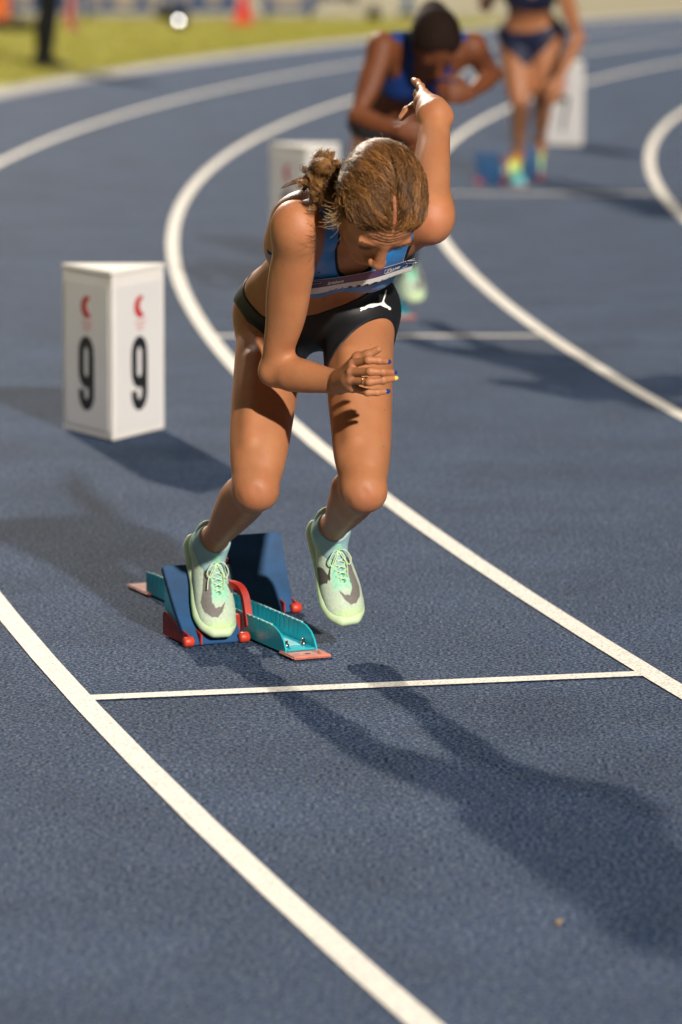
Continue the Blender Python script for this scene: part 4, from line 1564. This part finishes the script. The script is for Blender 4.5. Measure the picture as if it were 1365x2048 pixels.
# shoes and socks
for k, ux in (('R', 1), ('L', -1)):
    make_shoe(ath, J['fr' + k], ux, .0019, (M_SHOE, M_SOLE, M_LACE), True, True, .95)
    o, x, y, z = J['fr' + k]

    def sreg(P, o=o, x=x, y=y, z=z):
        qz = (P - o) @ z; qy = (P - o) @ y
        return np.maximum(qz - .098 - .10 * (qy - .05), .03 - qz)
    an = J['ank' + k]
    garment('sock', core, .0028, sreg, .0022, an - .13, an + .13, M_SOCK, ath)

# ---- hair
HF = Field(); head_prims(HF, J, J['hs'], detail=False)
cap = head_hair_cap(HF, J, .0042)
v, q = surface(cap, .0026, Hc - .16, Hc + .16)
v = relax(v, q, 2, .5)
hair = put(quadmesh(v, q), 'hair', M_HAIRC, ath)


def scalp(dirs, off):
    """outer skull point along unit directions from the head centre"""
    lo_, hi_ = np.full(len(dirs), .03), np.full(len(dirs), .16)
    c0 = Hc + U * .02 - Fd * .01
    for _ in range(13):
        m = (lo_ + hi_) / 2
        d = HF.eval((c0 + dirs * m[:, None]).astype(np.float32))
        lo_ = np.where(d < 0, m, lo_); hi_ = np.where(d < 0, hi_, m)
    return c0 + dirs * (lo_ + off)[:, None]


def nrm(a): return a / np.linalg.norm(a, axis=-1, keepdims=True)


Proot = AY(672, 366, 8.205)                           # where the pony tail is tied
c0 = Hc + U * .02 - Fd * .01
pdir = un(Proot - c0)
NS, M = 11000, 15
rl, rf, ru = [], [], []
roots, vias = [], []
while len(roots) < NS:
    kind = rng.random()
    if kind < .42:        # from the parting
        f = rng.uniform(-.075, .066); r0 = np.interp(f, [-.09, .09], [.012, -.002]); sgn = rng.choice([-1, 1])
        r = r0 + sgn * rng.uniform(.0032, .0075)
        u = .09 * math.sqrt(max(0, 1 - ((f + .012) / .105) ** 2)) + .01
    elif kind < .70:      # from the hair line
        th_ = rng.uniform(-1.55, 1.55)
        f = .085 * math.cos(th_) ** .8 * 1 if abs(th_) < 1.5 else 0
        r = .080 * math.sin(th_)
        u = (.66 * (f - .007) + .013 - 5.5 * min(r * r, .0025)) / .75 - .008 + rng.uniform(-.003, .012)
    else:
        d_ = nrm(rng.normal(size=3)); r, f, u = d_ * .09
        if .66 * (f - .007) - .75 * (u + .008) > -.004: continue
    p = Rd * r + Fd * f + U * u - (U * .02 - Fd * .01)
    d0 = un(p)
    rr = r
    if rr < 0 or f > .02:       # her left side: swept round the back of the head
        via = un(d0 * .55 + un(-Fd * 1.0 + U * .35 + Rd * (-.35 if r < 0 else .6)) * .75)
    else:
        via = un(d0 * .6 + pdir * .6 - Fd * .2)
    roots.append(d0); vias.append(via)
roots, vias = np.array(roots), np.array(vias)
NC = 420
ci = rng.integers(0, NC, NS)
croot = roots[rng.integers(0, NS, NC)]
ci = np.argmax(roots @ croot.T + rng.normal(0, .002, (NS, NC)), axis=1)
tt = np.linspace(0, 1, M)
stop = rng.uniform(.55, 1.0, NS)[:, None]
T_ = tt[None, :] * stop
B = (roots[:, None] * ((1 - T_) ** 2)[..., None] + vias[:, None] * (2 * T_ * (1 - T_))[..., None] + pdir * (T_ ** 2)[..., None])
wav = rng.uniform(14, 30, NC)[ci][:, None] + rng.normal(0, 1.2, NS)[:, None]; ph = rng.uniform(0, 6.28, NC)[ci][:, None] + rng.normal(0, .35, NS)[:, None]
side_ = nrm(np.cross(B, np.gradient(B, axis=1)))
amp = (rng.uniform(.015, .060, NC)[ci] + rng.normal(0, .006, NS))[:, None] * np.minimum(tt * 4, 1)[None]
B = nrm(B + side_ * (np.sin(T_ * wav + ph) * amp)[..., None])
offs = (.0040 + rng.uniform(0, .0050, NS)[:, None] + rng.uniform(-.001, .0035, NC)[ci][:, None] + .0045 * np.abs(np.sin(T_ * wav * .7 + ph * 2)) * rng.uniform(0, 1, NS)[:, None]) * np.minimum(.15 + tt[None] * 6, 1)
PT = scalp(B.reshape(-1, 3), offs.reshape(-1)).reshape(NS, M, 3)
rad = rng.uniform(.0002, .00052, NS)[:, None] * np.interp(tt, [0, .1, .85, 1], [.7, 1, 1, .3])[None]
mixv = np.clip(rng.beta(1.0, 2.8, NC)[ci] * .9 + rng.beta(1.0, 4.5, NS) * .5, 0, 1)[:, None]
hc = np.array((.018, .007, .003)) * (1 - mixv) + np.array((.56, .245, .070)) * mixv
put(tubes(PT, rad, 3, hc), 'combed_strands', M_HAIR, hair)

# curly pony tail, a fan of coiled locks falling beside the neck
NR, PER, MC = 110, 30, 34
LC = NR * PER
t_ = np.linspace(0, 1, MC)[None, :, None]
stR = Proot + rng.normal(0, .012, (NR, 3))
dirs_ = nrm(rng.normal(size=(NR, 3)) + np.array([-.9, -.15, -.10]))
enR = stR + dirs_ * rng.uniform(.022, .074, (NR, 1)) * np.array([1, .7, .85])
dk = rng.random(NR) < .3
enR[dk] = AY(650, 392, 8.200) + rng.normal(0, .014, (dk.sum(), 3))
midR = (stR + enR) / 2 + np.array([-.006, -.01, .010]) + rng.normal(0, .012, (NR, 3))
a1R = nrm(np.cross(enR - stR, rng.normal(size=(NR, 3)))); a2R = nrm(np.cross(enR - stR, a1R))
tuR = rng.uniform(1.5, 4.0, NR) * 2 * PI; phR = rng.uniform(0, 6.28, NR); raR = rng.uniform(.005, .011, NR)
rep = lambda a: np.repeat(a, PER, axis=0)
jit = lambda sd: rng.normal(0, sd, (LC, 3))
st, en, mid = rep(stR) + jit(.002), rep(enR) + jit(.004), rep(midR) + jit(.003)
P = st[:, None] * (1 - t_) ** 2 + mid[:, None] * 2 * t_ * (1 - t_) + en[:, None] * t_ ** 2
tuS = (rep(tuR) * (1 + rng.normal(0, .03, LC)))[:, None, None]; phS = (rep(phR) + rng.normal(0, .25, LC))[:, None, None]
ra = (rep(raR) * (1 + rng.normal(0, .15, LC)))[:, None, None] * np.minimum(t_ * 3, 1)
P = P + (rep(a1R)[:, None] * np.cos(tuS * t_ + phS) + rep(a2R)[:, None] * np.sin(tuS * t_ + phS)) * ra
rad = rng.uniform(.00025, .0006, (LC, 1)) * np.interp(t_[0, :, 0], [0, .8, 1], [1, 1, .4])[None]
mixv = np.clip(rep(rng.beta(1.6, 1.8, NR)) + rng.normal(0, .12, LC), 0, 1)[:, None]
hc = np.array((.035, .014, .005)) * (1 - mixv) + np.array((.46, .22, .065)) * mixv
put(tubes(P, rad, 3, hc), 'curly_ponytail', M_HAIR, hair)
# loose fly-away hairs round the outline
LC, MC = 1300, 14
d0 = nrm(rng.normal(size=(LC * 4, 3)))
r, f, u = d0 @ Rd, d0 @ Fd, d0 @ U
okk = (.66 * (f * .09 - .007) - .75 * (u * .09 + .008)) < .004
d0 = d0[okk][:LC]; LC = len(d0)
st = scalp(d0, np.full(LC, .004))
dr = nrm(d0 * .55 + rng.normal(size=(LC, 3)) * .8)
t_ = np.linspace(0, 1, 34)[None, :, None]
P = st[:, None] + dr[:, None] * t_[:, :: int(34 / 14)][:, :MC] * rng.uniform(.006, .026, (LC, 1, 1))
a1 = nrm(np.cross(dr, rng.normal(size=(LC, 3)))); a2 = nrm(np.cross(dr, a1))
tq = t_[:, :: int(34 / 14)][:, :MC]
tu = rng.uniform(2, 8, (LC, 1, 1)); P = P + (a1[:, None] * (np.cos(tu * tq) - 1) + a2[:, None] * np.sin(tu * tq)) * rng.uniform(.002, .006, (LC, 1, 1))
put(tubes(P, np.full((LC, MC), .00026), 3, np.tile(np.array((.40, .22, .08)), (LC, 1))), 'flyaway_hairs', M_HAIR, hair)
# temple wisps by her right ear
LC = 90
st = scalp(nrm(np.tile(Rd * .075 + Fd * .012 + U * -.005 - (U * .02 - Fd * .01), (LC, 1)) + rng.normal(0, .010, (LC, 3))), np.full(LC, .004))
en = st + np.array([-.030, -.01, -.012]) + rng.normal(0, .012, (LC, 3))
P = st[:, None] * (1 - tq) + en[:, None] * tq + np.array([0, 0, -1.0]) * (np.sin(tq * PI) * .008) + rng.normal(0, .003, (LC, 1, 3)) * np.sin(tq * 6)
put(tubes(P, np.full((LC, MC), .0003), 3, np.tile(np.array((.42, .26, .11)), (LC, 1))), 'temple_wisps', M_HAIR, hair)
# brows
bl = []
for sg in (-1, 1):
    for i in range(150):
        x = rng.uniform(.012, .050); base_ = np.array([hq(sg * x, .14, .012 + .006 * math.sin((x - .012) / .038 * 2.2) + rng.uniform(-.0028, .0028))])
        p0 = onto(HF, base_, -Fd, .0004, 16)[0]
        p1 = p0 + Rd * sg * .006 + U * rng.uniform(.000, .003) + Fd * .0015
        bl.append([p0, (p0 + p1) / 2 + Fd * .0008, p1])
tag(put(tubes(np.array(bl), np.full((len(bl), 3), .00018), 3, np.tile(np.array((.13, .055, .022)), (len(bl), 1))), 'eyebrows', M_HAIR, ath), kind='stuff')
# lashes
bl = []
for sg in (-1, 1):
    for i in range(40):
        a = (i / 39 - .5) * 2
        p0 = hq(sg * (.031 + a * .012), .0805 - abs(a) * .004, -.0140)
        bl.append([p0, p0 + Fd * .004 - U * .002, p0 + Fd * .0075 - U * .001])
tag(put(tubes(np.array(bl), np.full((len(bl), 3), .0002), 3, np.tile(np.array((.12, .06, .03)), (len(bl), 1))), 'eyelashes', M_HAIR, ath), kind='stuff')
# thin tag ribbon of the hair band sticking out behind the shoulder
P = smooth_line([AY(628, 357, 8.290), AY(600, 361, 8.300), AY(578, 368, 8.310), AY(562, 377, 8.320)], 14)
wd = np.interp(np.linspace(0, 1, 14), [0, .3, .8, 1], [.004, .0055, .0045, .0006])
v, f = [], []
for i, p in enumerate(P):
    v += [p + np.array([0, .004, 1]) * wd[i], p - np.array([0, .004, 1]) * wd[i], p + np.array([0, .0016, 0]) - np.array([0, 0, 1]) * wd[i], p + np.array([0, .0016, 0]) + np.array([0, 0, 1]) * wd[i]]
for i in range(13):
    for k in range(4): f.append([i * 4 + k, i * 4 + (k + 1) % 4, i * 4 + 4 + (k + 1) % 4, i * 4 + 4 + k])
put(pymesh(v, f), 'hair_ribbon', mat('grey_ribbon', (.20, .155, .135), .5), ath)


# ---------------------------------------------------------------- the other people
def simple_clothes(F, J, parent, lo, hi, h, topm, botm, sc=1.0, hem=-.05):
    garment('top', F, .008, top_region(J, sc, 0, hem), h, lo, hi, topm, parent)
    garment('briefs', F, .008, brief_region(J, sc, .075, None, .02), h, lo, hi, botm, parent)


def finish_body(F, J, h, name_mat, base, parent):
    head_prims(F, J, J.get('hs', 1.0), False)
    lo, hi = bbox(J)
    v, q = surface(F, h, lo, hi)
    v = relax(v, q, 1, .35)
    put(quadmesh(v, q, skin_cols(v, base, [])), 'body', name_mat, parent)
    return lo, hi


# second athlete: same stride, one lane further in, left arm bent in front
D2 = np.array([.262, 6.45, 0])
J2 = {k: (v + D2 if isinstance(v, np.ndarray) and v.shape == (3,) and k not in ('neck_up', 'pelvis_up', 'wrwR') else v) for k, v in J.items() if k not in ('P', 'Cf', 'frR', 'frL', 'head')}
J2['head'] = (AY(872, 86, 14.66), un(np.array([.12, -.55, -.82])), un(np.array([.1, -.82, .56])))
Hd = J2['head']; J2['head'] = (Hd[0], Hd[1], un(Hd[2] - (Hd[2] @ Hd[1]) * Hd[1]))
for k in 'RL':
    o, x, y, z = J['fr' + k]; J2['fr' + k] = (o + D2, x, y, z)
J2['shL'] = AY(945, 95, 14.86); J2['shR'] = AY(765, 95, 14.72)
J2['elR'] = AY(716, 232, 14.62); J2['wrR'] = AY(798, 262, 14.50)
J2['elL'] = AY(985, 150, 15.00); J2['wrL'] = AY(940, 188, 14.78)
J2['neck'] = AY(855, 95, 14.80)
J2['neck_up'] = un(J2['head'][0] - J2['neck'])
a2 = empty('person', (float(J2['neck'][0]), 15.1, 0), 'blurred dark-skinned sprinter in blue top leaning forward behind the front athlete', 'person')
F2 = core_field(J2); core2 = F2.copy(); arm_prims(F2, J2)
generic_hand(F2, J2['wrR'], [1, -.25, .05], [0, .2, 1], [0, .9, 0], 1, .5)
generic_hand(F2, J2['wrL'], [-.8, -.5, .05], [0, .1, 1], [-.3, .6, 0], 1, .8)
lo2, hi2 = finish_body(F2, J2, .006, M_SKIN2, SK2, a2)
simple_clothes(core2, J2, a2, lo2, hi2, .006, M_BLUE2, M_BLK)
for k, ux in (('R', 1), ('L', -1)):
    make_shoe(a2, J2['fr' + k], ux, .005, (M_SHOE, M_SOLE, M_LACE), False, True, .95)
    o, x, y, z = J2['fr' + k]
    an = J2['ank' + k]; kn = J2['knee' + k]
    dr = un(kn - an)
    garment('sock', core2, .004, lambda P, an=an, dr=dr: np.abs((P - an) @ dr - .05) - .075, .006, an - .17, an + .17, M_BLK, a2)


def simple_hair(J, h, parent, bun=None, mtl=M_HAIRK, th=.014):
    HFx = Field(); head_prims(HFx, J, J.get('hs', 1.0), False)
    cp = head_hair_cap(HFx, J, th, False)
    Hc_ = J['head'][0]
    if bun is not None:
        class U_:
            def eval(self, P, lo=None, hi=None):
                d = cp.eval(P, lo, hi)
                for c, r in bun:
                    e = np.linalg.norm(P - c, axis=-1) - r
                    k = .012; hh_ = np.clip(.5 + .5 * (d - e) / k, 0, 1)
                    d = d + (e - d) * hh_ - k * hh_ * (1 - hh_)
                return d
        src = U_()
    else: src = cp
    v, q = surface(src, h, Hc_ - .3, Hc_ + .3, slack=2.2)
    return put(quadmesh(relax(v, q, 2, .5), q), 'hair', mtl, parent)


H2, F2d, U2 = J2['head']
simple_hair(J2, .005, a2, [(H2 - F2d * .10 + U2 * .03, .056), (H2 - F2d * .12 + U2 * .0, .050), (H2 - F2d * .13 - U2 * .03 + np.array([-.03, 0, -.02]), .03)])

# third athlete, rising from the blocks two lanes in, upper body above the picture
J3 = {}
J3['hipR'] = AY(1032, 78, 21.62); J3['hipL'] = AY(1094, 76, 21.55)
J3['frR'] = shoe_frame(AY(1036, 322, 21.80), AY(1020, 362, 21.62), np.array([0, -.75, .65]))
J3['frL'] = shoe_frame(AY(1080, 292, 21.92), AY(1066, 338, 21.80), np.array([.1, -.75, .65]))
for k in 'RL':
    o, x, y, z = J3['fr' + k]
    J3['ank' + k] = o + y * .050 + z * .078; J3['heel' + k] = o + y * .035 + z * .03; J3['toe' + k] = o + y * .19 + z * .004; J3['heel' + k] = o + y * .035 + z * .02
J3['kneeR'] = reach(J3['ankR'], 1040, 200, .40); J3['kneeL'] = reach(J3['ankL'], 1086, 196, .40)
J3['shR'] = AY(1002, -48, 21.28); J3['shL'] = AY(1122, -40, 21.30)
J3['elR'] = AY(972, 10, 21.60); J3['wrR'] = AY(962, -50, 21.75)
J3['elL'] = AY(1156, 76, 21.36); J3['wrL'] = AY(1118, 158, 21.22)
J3['neck'] = AY(1062, -66, 21.34)
J3['pelvis_up'] = un(np.array([0, -.35, .94])); J3['thigh'] = 1.12
H3 = J3['neck'] + np.array([.01, -.16, .10]); Fd3 = un(np.array([0, -.75, -.66])); U3 = un(np.array([0, -.66, .75]))
J3['head'] = (H3, Fd3, U3); J3['neck_up'] = un(H3 - J3['neck'])
a3 = empty('person', (float(J3['hipR'][0]) + .08, 21.6, 0), 'blurred sprinter in dark two-piece kit and lime shoes, head above the picture, third block', 'person')
F3 = core_field(J3); core3 = F3.copy(); arm_prims(F3, J3)
generic_hand(F3, J3['wrL'], [-.25, -.2, -1], [-.9, -.3, .2], [-.2, .9, 0], 1, .4)
generic_hand(F3, J3['wrR'], [0, .6, .8], [-1, 0, 0], [0, .8, -.5], 1, .6)
lo3, hi3 = finish_body(F3, J3, .007, M_SKIN3, SK3, a3)
simple_clothes(core3, J3, a3, lo3, hi3, .007, M_NAVY, M_NAVY)
simple_hair(J3, .007, a3, [(H3 - Fd3 * .11 + U3 * .03, .045)])
for k, ux in (('R', 1), ('L', -1)):
    o, x, y, z = J3['fr' + k]
    T = lambda P: o + (np.asarray(P)[:, [0]] * x + np.asarray(P)[:, [1]] * y + np.asarray(P)[:, [2]] * z) * .95
    up, so = shoe_local(.006, ux)
    c = up[2] * 0 + np.array((.50, .68, .05)); c[up[0][:, 1] > .15] = (.55, .80, .30); c[(up[0][:, 1] < .12) & (up[0][:, 2] > .05)] = (.65, .30, .06)
    sh_ = put(quadmesh(T(up[0]), up[1], c), 'shoe', M_FLUO, a3)
    put(quadmesh(T(so[0]), so[1], so[2]), 'sole', M_SOLE, sh_)

# official standing on the grass, seen side on, facing the picture's right
J4 = {}
bx, by = -2.42, 33.0
J4['hipR'] = np.array([bx, by - .085, .90]); J4['hipL'] = np.array([bx, by + .085, .90])
J4['kneeR'] = np.array([bx + .04, by - .09, .48]); J4['kneeL'] = np.array([bx + .01, by + .10, .48])
J4['ankR'] = np.array([bx + .0, by - .09, .09]); J4['ankL'] = np.array([bx - .04, by + .11, .09])
J4['neck'] = np.array([bx + .02, by, 1.46]); J4['shR'] = np.array([bx + .02, by - .18, 1.42]); J4['shL'] = np.array([bx + .02, by + .18, 1.42])
J4['elR'] = np.array([bx + .02, by - .25, 1.13]); J4['wrR'] = np.array([bx + .14, by - .25, .90])
J4['elL'] = np.array([bx + .0, by + .25, 1.12]); J4['wrL'] = np.array([bx + .08, by + .25, .87])
J4['head'] = (np.array([bx + .05, by, 1.62]), np.array([1.0, 0, 0]), np.array([0, 0, 1.0])); J4['neck_up'] = np.array([0, 0, 1.0])
J4['pelvis_up'] = np.array([0, 0, 1.0]); J4['thigh'] = 1.05
for k in 'RL':
    a = J4['ank' + k]
    J4['fr' + k] = (a + np.array([-.06, 0, -.088]), np.array([0, -1.0, 0]), np.array([1.0, 0, 0]), np.array([0, 0, 1.0]))
    J4['heel' + k] = a + np.array([-.03, 0, -.05]); J4['toe' + k] = a + np.array([.16, 0, -.065])
a4 = empty('person', (bx, by, 0), 'blurred official in black trousers and black shoes standing on the grass verge, upper left', 'person')
F4 = core_field(J4); core4 = F4.copy(); arm_prims(F4, J4)
generic_hand(F4, J4['wrR'], [.2, 0, -1], [.9, 0, .3], [0, 1, 0], 1, 1.2)
generic_hand(F4, J4['wrL'], [.1, 0, -1], [.9, 0, .3], [0, -1, 0], 1, .6)
full4 = F4.copy()
lo4, hi4 = finish_body(F4, J4, .010, M_SKIN3, SK3, a4)
garment('trousers', core4, lambda P: .016 + .012 * (1 - ss(.2, .9, P[..., 2])), lambda P: np.maximum(P[..., 2] - 1.00, .05 - P[..., 2]), .010, lo4, hi4, M_BLK, a4)
garment('polo_shirt', full4, .014, lambda P: np.maximum(.96 - P[..., 2], np.maximum(P[..., 2] - 1.50, np.linalg.norm(P - J4['neck'] - np.array([.02, 0, .08]), axis=-1) * -1 + .07)) , .010, lo4, hi4, mat('dark_polo', (.02, .03, .08), .8), a4)
simple_hair(J4, .008, a4, None)
M_BSHOE = mat('black_shoe', (.01, .01, .01), .4)
for k, ux in (('R', 1), ('L', -1)):
    o, x, y, z = J4['fr' + k]
    T = lambda P: o + (np.asarray(P)[:, [0]] * x + np.asarray(P)[:, [1]] * y + np.asarray(P)[:, [2]] * z) * 1.08
    up, so = shoe_local(.007, ux)
    sh_ = put(quadmesh(T(up[0]), up[1]), 'shoe', M_BSHOE, a4); put(quadmesh(T(so[0]), so[1]), 'sole', M_BSHOE, sh_)

# rolled red flag in the official's hand
hand = J4['wrR'] + np.array([.02, -.01, -.09])
fl = empty('signal_flag', tuple(hand), 'faded red signal flag held low in the official\'s hand, beside the black trousers', 'flag')
put(tube1([hand + np.array([-.03, 0, .10]), hand, hand + np.array([.10, 0, -.50])], .008, 8), 'pole', M_LINE, fl)
v, f = [], []
for i in range(13):
    for j in range(9):
        s_, t_2 = i / 12, j / 8
        v.append(hand + np.array([.03 + .075 * s_ * (0.4 + t_2) + .02 * math.sin(t_2 * 7), .03 * math.sin(s_ * 9 + t_2 * 3), -.12 - .36 * t_2 - .03 * s_]))
for i in range(12):
    for j in range(8):
        a = i * 9 + j; f.append([a, a + 1, a + 10, a + 9])
me = pymesh(v, f); bm = bmesh.new(); bm.from_mesh(me); bmesh.ops.solidify(bm, geom=bm.faces[:], thickness=.002)
put(bm_mesh(bm), 'cloth', mat('faded_red_cloth', (.62, .12, .10), .7), fl)


# ================================================================== FAR SIDE OF THE GRASS
M_BOARD = mat('board_blue', (.045, .085, .20), .6, noise=.1, nscale=2)
M_CREAM = mat('board_cream', (.42, .36, .27), .6)
M_CONE = mat('cone_red', (.75, .035, .01), .5)
M_DARK = mat('dark_frame', (.02, .02, .022), .7)


def board(x0, x1, y, blobs, label, slope=0.0):
    root = empty('advertising_board', ((x0 + x1) / 2, y, 0), label, 'banner', 'advertising boards along the far edge of the grass')
    Wf = lambda a, b, c: np.array([a, y + slope * (a - x0) + c, b])
    v, f = prism([(x0, .06), (x1, .06), (x1, .92), (x0, .92)], 0, .03, Wf)
    pn = put(bevel_mesh(v, f, .004), 'panel', M_BOARD, root, False)
    for xx in (x0 + .06, x1 - .06):
        v, f = prism([(xx - .02, .0), (xx + .02, .0), (xx + .02, .90), (xx - .02, .90)], .035, .075, Wf)
        put(bevel_mesh(v, f, .003), 'stand', M_DARK, root, False)
        v, f = prism([(xx - .03, -.004), (xx + .03, -.004), (xx + .03, .03), (xx - .03, .03)], -.12, .50, Wf)
        put(bevel_mesh(v, f, .003), 'foot', M_DARK, root, False)
    for (cx_, cz_, rx_, rz_) in blobs:          # large pale shapes printed on the board
        a = np.linspace(0, 2 * PI, 25)[:-1]
        pp = [(cx_ + rx_ * np.sign(math.cos(t)) * abs(math.cos(t)) ** .7, cz_ + rz_ * np.sign(math.sin(t)) * abs(math.sin(t)) ** .7) for t in a]
        pp = [(min(max(p[0], x0 + .01), x1 - .01), min(max(p[1], .08), .90)) for p in pp]
        v, f = prism(pp, -.006, -.002, Wf)
        put(pymesh(v, f), 'printed_shape', M_CREAM, pn, False)


XA = lambda px, Y: (px - 682.5) / FPX * Y * 1.003
Yb = 43.6
board(-6.4, XA(8, Yb), Yb, [(-3.9, .3, .1, .1)], 'blue board farthest left, mostly outside the picture')
board(XA(12, Yb), XA(160, Yb), Yb + .1, [(XA(50, Yb), .62, .11, .50), (XA(92, Yb), .8, .05, .4), (XA(140, Yb), .60, .06, .42)], 'blue and cream board behind the official\'s black trousers')
board(XA(166, Yb), XA(335, Yb), Yb, [(XA(196, Yb), .55, .085, .42), (XA(250, Yb), .52, .17, .42), (XA(308, Yb), .52, .085, .42)], 'blue board with three wide cream shapes, left of the small white lamp')
board(XA(341, Yb), XA(500, Yb), Yb + .15, [(XA(372, Yb), .55, .08, .38), (XA(425, Yb), .56, .11, .42), (XA(478, Yb), .6, .09, .42)], 'blue board with cream shapes between the white lamp and the red cone')
board(XA(520, Yb), XA(628, Yb), Yb + .3, [(XA(572, Yb), .55, .24, .44)], 'blue board with one round cream shape right of the red cone')

# red traffic cone
co = G(488, 50)
cone = empty('traffic_cone', tuple(co), 'small red traffic cone standing in front of the blue boards', 'traffic cone')
n = 20; a = np.linspace(0, 2 * PI, n + 1)[:-1]
v = [(co[0] + .095 * math.cos(t), co[1] + .095 * math.sin(t), .03) for t in a] + [(co[0] + .022 * math.cos(t), co[1] + .022 * math.sin(t), .36) for t in a]
f = [[i, (i + 1) % n, n + (i + 1) % n, n + i] for i in range(n)] + [list(range(n, 2 * n))]
put(pymesh(v, f), 'cone_body', M_CONE, cone)
v, f = boxf((co[0], co[1], .012), (.25, .25, .032)); put(bevel_mesh(v, f, .008), 'base', M_CONE, cone, False)

# glowing ball stands in for a white lamp lying in the grass
lp = G(358, 58)
glint = empty('glint_ball', tuple(lp), 'glowing ball standing in for a small bright white lamp at the edge of the grass left of the red cone', 'glint')
v, f = boxf((lp[0], lp[1] + .06, .055), (.16, .10, .13)); put(bevel_mesh(v, f, .012), 'dark_box', M_DARK, glint, False)
bm = bmesh.new(); bmesh.ops.create_uvsphere(bm, u_segments=16, v_segments=8, radius=.020, matrix=Matrix.Translation((lp[0], lp[1] - .005, .085)))
put(bm_mesh(bm), 'glow_ball', mat('glint_glow', (1, .97, .93), emit=13), glint)  # emission added to imitate the blurred highlight of a small shiny object

# low dark crate and black bag before the boards
for (px, py, w, d, hgt, nm, lb, m_) in ((25, 62, .42, .3, .10, 'equipment_bag', 'low black bag on the grass in the upper left corner', M_BLK), (345, 38, .34, .3, .12, 'equipment_bag', 'low black bag in front of the boards beside the small white lamp', M_BLK),
                                     (748, 42, .16, .16, .14, 'weight_block', 'small dark weight on the pale concrete left of the second athlete\'s shoulder', M_BLK)):
    g_ = G(px, py)
    e_ = empty(nm, tuple(g_), lb, 'bag' if 'bag' in nm else 'weight')
    v, f = boxf((g_[0], g_[1], hgt / 2), (w, d, hgt)); put(bevel_mesh(v, f, .03 if hgt > .09 else .01, 3), 'body', m_, e_)
    P = smooth_line([(g_[0] - w * .25, g_[1], hgt - .01), (g_[0] - w * .1, g_[1], hgt + .05), (g_[0] + w * .1, g_[1], hgt + .05), (g_[0] + w * .25, g_[1], hgt - .01)], 12)
    put(tube1(P, .008, 6), 'handle', M_DARK, e_)
# orange barrel-like bin, cropped by the left edge
g_ = G(2, 46)
bn = empty('orange_bin', tuple(g_), 'orange bin cut off by the left edge of the picture at the top', 'bin')
a = np.linspace(0, 2 * PI, 25)[:-1]
v, f = prism([(g_[0] + .10 * math.cos(t), g_[1] + .10 * math.sin(t)) for t in a], 0, .62); put(bevel_mesh(v, f, .01), 'body', mat('orange_plastic', (.75, .16, .03), .5), bn, False)
v, f = prism([(g_[0] + .11 * math.cos(t), g_[1] + .11 * math.sin(t)) for t in a], .622, .66); put(bevel_mesh(v, f, .01), 'lid', M_DARK, bn, False)
# blue gate post left of the second athlete's head, and blue crates further back
for (px, py, w, hgt, lb) in ((815, 30, .10, 1.0, 'slim blue post rising behind the second athlete\'s hair'),):
    g_ = G(px, py)
    v, f = boxf((g_[0], g_[1], hgt / 2), (w, w, hgt)); v2, f2 = boxf((g_[0], g_[1], .02), (w * 2.2, w * 2.2, .04))
    e_ = empty('blue_post', tuple(g_), lb, 'post')
    put(bevel_mesh(v, f, .006), 'shaft', mat('post_blue', (.05, .12, .22), .6), e_, False); put(bevel_mesh(v2, f2, .004), 'foot', M_DARK, e_, False)
for (px0, px1, lb) in ((630, 712, 'low dark blue barrier right of the blue boards, far behind'),):
    Yf = 47.5; x0, x1 = XA(px0, Yf), XA(px1, Yf)
    e_ = empty('low_barrier', ((x0 + x1) / 2, Yf, 0), lb, 'barrier')
    v, f = boxf(((x0 + x1) / 2, Yf, .18), (x1 - x0, .04, .22)); put(bevel_mesh(v, f, .006), 'panel', mat('barrier_blue', (.07, .09, .13), .6), e_, False)
    for xx in (x0 + .04, x1 - .04):
        v, f = boxf((xx, Yf + .03, .15), (.04, .06, .30)); put(bevel_mesh(v, f, .004), 'leg', M_DARK, e_, False)
# dry leaf on the track
g_ = G(1118, 1848)
v = [(g_[0] + .0055 * math.cos(t) * (1 + .3 * math.cos(3 * t)), g_[1] + .014 * math.sin(t), .004 + .003 * math.cos(2 * t)) for t in np.linspace(0, 2 * PI, 15)[:-1]]
v += [(p[0], p[1], p[2] + .0012) for p in v]
f = [list(range(14))[::-1], list(range(14, 28))] + [[i, (i + 1) % 14, 14 + (i + 1) % 14, 14 + i] for i in range(14)]
tag(put(pymesh(v, f), 'dry_leaf', mat('dry_leaf', (.30, .20, .10), .8)), 'tiny dry leaf lying on the track near the bottom right', 'leaf')
